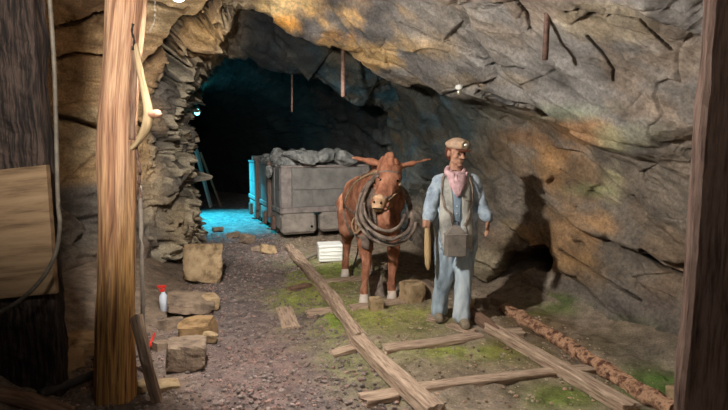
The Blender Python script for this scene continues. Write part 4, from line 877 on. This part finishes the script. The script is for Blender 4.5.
# ================================================================== THE MINER
YM = 4.74; mf = q(451, 326); mn = thing('person', 'standing miner figure in faded denim with a lamp cap and pink neckerchief, holding a stick', 'person', mf)
def Q(px_, py_, dy=0.0): return P(px_, py_, YM+dy)
# directions: the face looks to the right of the picture and a little down
fd = Vector((.42, -.86, -.18)).normalized(); fs = fd.cross(W(0, 0, 1)).normalized(); fu = fs.cross(fd).normalized()   # fs points to his left (our right)? kept orthonormal
Rh = Matrix((fs, fd, fu)).transposed()
hc = Q(456.5, 153)
def hpnt(s, f, u): return hc+fs*s+fd*f+fu*u
sk = [ellm(hpnt(0, -.012, .02), .076, .094, .10, Rh), ellm(hpnt(0, .028, -.045), .058, .062, .068, Rh)]
sk += [capsm(hpnt(0, .088, .02), .011, hpnt(0, .108, -.022), .014, 12), capsm(hpnt(-.014, .096, -.024), .009, hpnt(.014, .096, -.024), .009, 12)]     # nose
sk += [capsm(hpnt(-.035, .072, .028), .013, hpnt(.035, .072, .028), .013, 12)]                                                                    # brow
sk += [capsm(hpnt(-.02, .088, -.052), .006, hpnt(.02, .088, -.052), .006, 10), capsm(hpnt(-.016, .086, -.066), .008, hpnt(.016, .086, -.066), .008, 10)]  # lips
sk += [ellm(hpnt(0, .072, -.092), .028, .022, .022, Rh), ellm(hpnt(-.042, .055, -.02), .022, .022, .026, Rh), ellm(hpnt(.042, .055, -.02), .022, .022, .026, Rh)]
for s_ in (-1, 1): sk += [ellm(hpnt(s_*.078, -.01, -.005), .012, .02, .032, Rh)]
sk += [capsm(Q(455.5, 164, .02), .056, Q(455, 178, .03), .062)]
sk += [capsm(Q(455, 190, .02), .13, Q(455, 215, .03), .12), capsm(Q(455, 215, .03), .12, Q(456, 238, .04), .135), capsm(Q(443, 180, .03), .06, Q(468, 181, .03), .06)]
AR = dict(s=Q(440, 183, .03), e=Q(431.5, 203, .0), w=Q(427.5, 217, -.08)); AL = dict(s=Q(471.5, 184, .03), e=Q(481, 203, .02), w=Q(487, 217, -.06))
for a_ in (AR, AL): sk += [capsm(a_['s'], .055, a_['e'], .042), capsm(a_['e'], .042, a_['w'], .028)]
hipL, hipR = Q(447, 242, .03), Q(465, 243, .03); ftR = q(440, 321); ftL = q(463, 328)    # picture left / right feet
ftR.y += .08; ftL.y += .08
for hp_, ft_ in ((hipL, ftR), (hipR, ftL)):
    kn_ = (hp_+ft_)/2+W(0, -.03, .03); sk += [capsm(hp_, .085, kn_, .058), capsm(kn_, .058, ft_+W(0, 0, .10), .04), capsm(ft_+W(0, 0, .07), .042, ft_+W(0, -.06, .05), .035)]
# hands: palm, four unequal fingers and a thumb
hr = Q(426.5, 223, -.10)      # grips the stick
sk += [capsm(AR['w'], .026, hr+W(-.004, .012, .012), .028), ellm(hr+W(-.012, .012, -.005), .022, .034, .040)]
for k, (dz_, ln) in enumerate([(.026, 1.0), (.008, 1.06), (-.010, 1.0), (-.027, .86)]):
    a0 = hr+W(-.030, -.012, dz_); a1 = hr+W(-.008, -.034*ln, dz_-.002); a2 = hr+W(.022*ln, -.030, dz_-.004); a3 = hr+W(.032*ln, -.008, dz_-.006)
    sk += [capsm(a0, .0105, a1, .0100, 10, 3), capsm(a1, .0100, a2, .0092, 10, 3), capsm(a2, .0092, a3, .0082, 10, 3)]
sk += [capsm(hr+W(-.005, .028, .02), .013, hr+W(.025, .012, .028), .011, 10, 3), capsm(hr+W(.025, .012, .028), .011, hr+W(.034, -.018, .022), .009, 10, 3)]
hl = Q(487.5, 224, -.08)      # hangs relaxed
sk += [capsm(AL['w'], .026, hl+W(0, 0, .03), .024), ellm(hl, .018, .038, .044)]
for k, (dy_, ln) in enumerate([(-.030, .9), (-.010, 1.0), (.010, .95), (.028, .78)]):
    a0 = hl+W(.002, dy_*.9, -.028); a1 = a0+W(.001, dy_*.2-.004, -.040*ln); a2 = a1+W(-.010, -.004, -.026*ln); a3 = a2+W(-.014, -.002, -.016*ln)
    sk += [capsm(a0, .0108, a1, .0098, 10, 3), capsm(a1, .0098, a2, .0088, 10, 3), capsm(a2, .0088, a3, .0078, 10, 3)]
sk += [capsm(hl+W(-.006, -.030, .012), .012, hl+W(-.016, -.052, -.018), .011, 10, 3), capsm(hl+W(-.016, -.052, -.018), .0105, hl+W(-.022, -.052, -.042), .009, 10, 3)]
mbody, mbv = blob('body', sk, M['skin'], mn, .0058, 2, None, .4)
for s_ in (-1, 1): V_, f_ = ellm(hpnt(s_*.033, .078, .008), .012, .008, .008, Rh, 2); meshobj('eye', V_, f_, M['eye'], mn)
hv, _ = blob('hair', [ellm(hpnt(0, -.03, .02), .083, .088, .095, Rh), ellm(hpnt(0, -.06, -.03), .066, .05, .05, Rh)], M['mane'], mn, .009, 2, lambda A_: .003*ridged(A_*40, 5, 2))
# cap
cs_ = [ellm(hpnt(0, -.012, .072), .100, .122, .048, Rh), ellm(hpnt(0, .010, .092), .088, .095, .048, Rh)]
cap, capbv = blob('cap', cs_, M['cap'], mn, .008, 4, lambda A_: .003*fbm(A_*25, 4, 2)); cap['label'] = 'tan miner\'s cap'
V_, f_ = merge([ellm(hpnt(0, .098, .045), .078, .062, .010, Rh)]); meshobj('brim', V_, f_, M['mane'], cap)
lp = hpnt(.0, .105, .095); V_, f_ = lathe([(.014, -.03), (.036, -.012), (.042, .004), (.042, .014), (.030, .006), (.012, .002)], lp, tuple(fd), 24); lm = meshobj('cap_lamp', V_, f_, M['brass'], cap); lm['label'] = 'shiny metal cap lamp'
V_, f_ = ellm(lp+fd*.012, .014, .014, .014); meshobj('lens', V_, f_, M['white'], lm)
# clothes
fold = lambda s, a_, fz: (lambda A_: a_*fbm(A_*np.array([9, 9, fz]), s, 4)+a_*.9*ridged((A_+.03*fbm(A_*6, s, 2)[:, None])*np.array([13, 13, fz*1.2]), s+7, 2))
jk = [capsm(Q(441, 185, .04), .078, Q(470, 186, .04), .078), capsm(Q(455, 190, .03), .165, Q(455, 212, .04), .150), capsm(Q(448, 215, .04), .135, Q(449, 246, .05), .125), capsm(Q(462, 215, .04), .135, Q(463, 246, .05), .125), capsm(Q(450, 180, .03), .055, Q(461, 180, .03), .055)]
for a_ in (AR, AL): jk += [capsm(a_['s'], .082, a_['e'], .068), capsm(a_['e'], .066, a_['w']+(a_['e']-a_['w'])*.08, .050), capsm(a_['w']+(a_['e']-a_['w'])*.25, .056, a_['w']+(a_['e']-a_['w'])*.02, .050)]
jacket, jbv = blob('jacket', jk, M['denim'], mn, .011, 3, fold(500, .011, 9))
patch('jacket_front', jbv, [(443, 176), (441, 195), (440, 215), (441, 236), (444, 252)], [(449, 178), (453, 195), (454, 215), (453, 236), (452, 250)], M['vest'], mn, .012, 24, 10, .01, 4.6, .01)['label'] = 'beige-grey open jacket front, picture left'
patch('jacket_front', jbv, [(464, 180), (462, 195), (462, 215), (463, 236), (462, 250)], [(471, 178), (473, 195), (472, 215), (472, 236), (471, 251)], M['vest'], mn, .012, 24, 10, .01, 4.6, .01)['label'] = 'beige-grey open jacket front, picture right'
patch('shirt_front', jbv, [(452, 190), (454, 205), (454, 228)], [(463, 190), (461, 205), (460, 228)], M['shirt'], mn, .008, 18, 8, .006, 4.6)
V_, f_ = [], []
# scarf: neck ring and hanging V
tube('neckerchief', [Q(447, 171, .0), Q(447, 173, -.06), Q(454, 176, -.10), Q(462, 175, -.07), Q(464, 171, .0), Q(461, 168, .07), Q(450, 168, .07), Q(447, 171, .0)], .026, M['scarf'], mn, n=60, K=12, noise=.008)
sc_ = patch('scarf_front', jbv, [(446, 171), (448, 180), (453, 189), (457, 196)], [(466, 172), (466, 180), (463, 188), (459, 196)], M['scarf'], mn, .028, 22, 14, .012, 4.58, .02)
V_, f_ = merge([capsm(hit(jbv, 452, 178, .055), .012, hit(jbv, 458, 192, .045), .010), capsm(hit(jbv, 465, 176, .05), .012, hit(jbv, 459, 191, .045), .010), capsm(hit(jbv, 457, 178, .05), .008, hit(jbv, 458, 190, .045), .008)]); meshobj('scarf_fold', V_, f_, M['scarf'], sc_)
tr = [capsm(Q(449, 232, .05), .115, Q(463, 232, .05), .115)]
for hp_, ft_, sx in ((hipL, ftR, -1), (hipR, ftL, 1)):
    kn_ = (hp_+ft_)/2+W(0, -.02, .03); tr += [capsm(hp_, .108, kn_, .077, 24), capsm(kn_, .077, ft_+W(0, -.0, .15), .070, 24), capsm(ft_+W(0, 0, .15), .072, ft_+W(0, -.005, .09), .082, 24)]
trou, tbv = blob('trousers', tr, M['jeans'], mn, .011, 3, fold(520, .013, 2.6))
for ft_, sx in ((ftR, -.3), (ftL, .25)):
    toe = ft_+W(.05*sx, -.15, .035)
    bt, _b = blob('boot', [capsm(ft_+W(0, .02, .05), .048, ft_+W(0, .0, .11), .052), capsm(ft_+W(0, .03, .042), .042, toe+W(0, .04, .012), .044), capsm(toe+W(0, .04, .008), .044, toe+W(0, 0, .004), .038)], M['boot'], mn, .009, 3, lambda A_: .003*fbm(A_*25, 6, 2))
    V_, f_ = merge([capsm(ft_+W(0, .04, .012), .036, toe+W(0, .01, .012), .040)]); V_[:, 2] = np.clip(V_[:, 2], ft_.z-.004, ft_.z+.02); meshobj('sole', V_, f_, M['brown_wood'], bt)
strap('shoulder_strap', jbv, [(444, 176), (444, 190), (446, 205), (451, 215), (455, 225)], .022, .008, M['leather'], mn, .028, Yf=4.6)
strap('shoulder_strap', jbv, [(468, 177), (470, 190), (470, 205), (467, 220), (464, 226)], .022, .008, M['leather'], mn, .028, Yf=4.6)
strap('pocket_seam', jbv, [(464, 200), (471, 201)], .012, .006, M['leather'], mn, .022, n=8, Yf=4.6)
for px_, py_ in ((457, 205), (457, 213), (457, 221)): V_, f_ = ellm(hit(jbv, px_, py_, .018), .007, .005, .007, sub=2); meshobj('button', V_, f_, M['white'], mn)
# tin lunch pail hanging at his front
pc = Q(455.5, 243, -.20); pl = thing('lunch_pail', 'grey tin lunch pail with peaked top hanging in front of the miner\'s hips', 'pail', pc+W(0, 0, -.11))
ax = W(1, .12, 0).normalized(); ay = W(-.12, 1, 0).normalized()
box('pail_body', pc+W(0, 0, -.02), ax*.092, ay*.045, (0, 0, .098), M['pail'], pl, .008)
box('rim', pc+W(0, 0, .078), ax*.098, ay*.050, (0, 0, .008), M['pail'], pl, .003)
Vp = np.array([pc+ax*a+ay*b+W(0, 0, z) for a, b, z in [(-.09, -.043, .084), (.09, -.043, .084), (.09, .043, .084), (-.09, .043, .084), (-.03, -.015, .155), (.03, -.015, .155), (.03, .015, .155), (-.03, .015, .155)]])
fixn(meshobj('lid', Vp, [(0, 1, 5, 4), (1, 2, 6, 5), (2, 3, 7, 6), (3, 0, 4, 7), (4, 5, 6, 7), (3, 2, 1, 0)], M['pail'], pl, False))
tube('handle', [pc+ax*-.03+W(0, 0, .15), pc+ax*-.02+W(0, 0, .19), pc+ax*.02+W(0, 0, .19), pc+ax*.03+W(0, 0, .15)], .005, M['iron'], pl, n=20, K=6)
# the stick in his hand
V_, f_, g_ = sweep([hr+W(.004, -.006, .07), hr+W(.006, -.006, .0), hr+W(.012, -.008, -.20), hr+W(.016, -.008, -.36), hr+W(.02, -.008, -.43)], circ(.03, 14), 40, (0, 1, 0), [.42, .5, .85, 1.05, 1.0, .75, .3], .003, 6, 3)
tag(meshobj('wooden_stick', V_, f_, M['stick'], None, True, attrs={'grain': ('FLOAT_VECTOR', g_)}), 'pale tapered wooden stick held pointing down in the miner\'s hand', 'stick')
# ================================================================== LIGHT, CAMERA
def lamp(name, kind, loc, energy, col, size, target=None, spot=None, blend=.5):
    l = bpy.data.lights.new(name, kind); l.energy = energy; l.color = col
    if kind == 'AREA': l.size = size
    else: l.shadow_soft_size = size
    if kind == 'SPOT': l.spot_size = math.radians(spot); l.spot_blend = blend
    o = bpy.data.objects.new(name, l); o.location = loc; C.objects.link(o)
    if target is not None: o.rotation_euler = (Vector(target)-Vector(loc)).to_track_quat('-Z', 'Y').to_euler()
    return o
lamp('ceiling_lamp_light', 'SPOT', key_pos, 1750, (1.0, .975, .93), .046, key_pos+Vector((.6, .8, -.32)), 152, .25)
lamp('added_cart_spot', 'SPOT', (-.9, 4.7, 3.0), 440, (1.0, .975, .93), .12, (-.75, 8.6, .6), 54, .7)  # unseen spot added to brighten the cart
lamp('added_post_spot', 'SPOT', (-1.0, .9, 2.7), 300, (1.0, .95, .88), .1, (-2.35, 5.0, 1.6), 56, .8)  # unseen spot added to light the post and left wall
lamp('fill_lamp', 'AREA', (.6, .4, 2.6), 8, (1.0, .93, .84), 1.4, (.4, 5.5, .8))
w = bpy.data.worlds.new('World'); bpy.context.scene.world = w; w.use_nodes = True
w.node_tree.nodes['Background'].inputs[0].default_value = (.5, .52, .55, 1); w.node_tree.nodes['Background'].inputs[1].default_value = .012
cd = bpy.data.cameras.new('camera'); cam = bpy.data.objects.new('camera', cd); C.objects.link(cam)
cd.sensor_fit = 'HORIZONTAL'; cd.sensor_width = 36; cd.lens = F/728*36; cam.location = CAM; cam.rotation_euler = (math.pi/2-TH, 0, 0)
sc = bpy.context.scene; sc.camera = cam
sc.view_settings.view_transform = 'Standard'; sc.view_settings.look = 'None'; sc.view_settings.gamma = 1; sc.view_settings.exposure = .72
lamp('tunnel_bulb_light', 'SPOT', bulb_pos+Vector((.02, -.02, -.1)), 1000, (.03, .66, 1.0), .05, (-3.25, 11.2, 0), 94, .7)
lamp('tunnel_bulb_glow', 'POINT', bulb_pos+Vector((.0, 0, 0)), 14, (.06, .75, 1.0), .08)
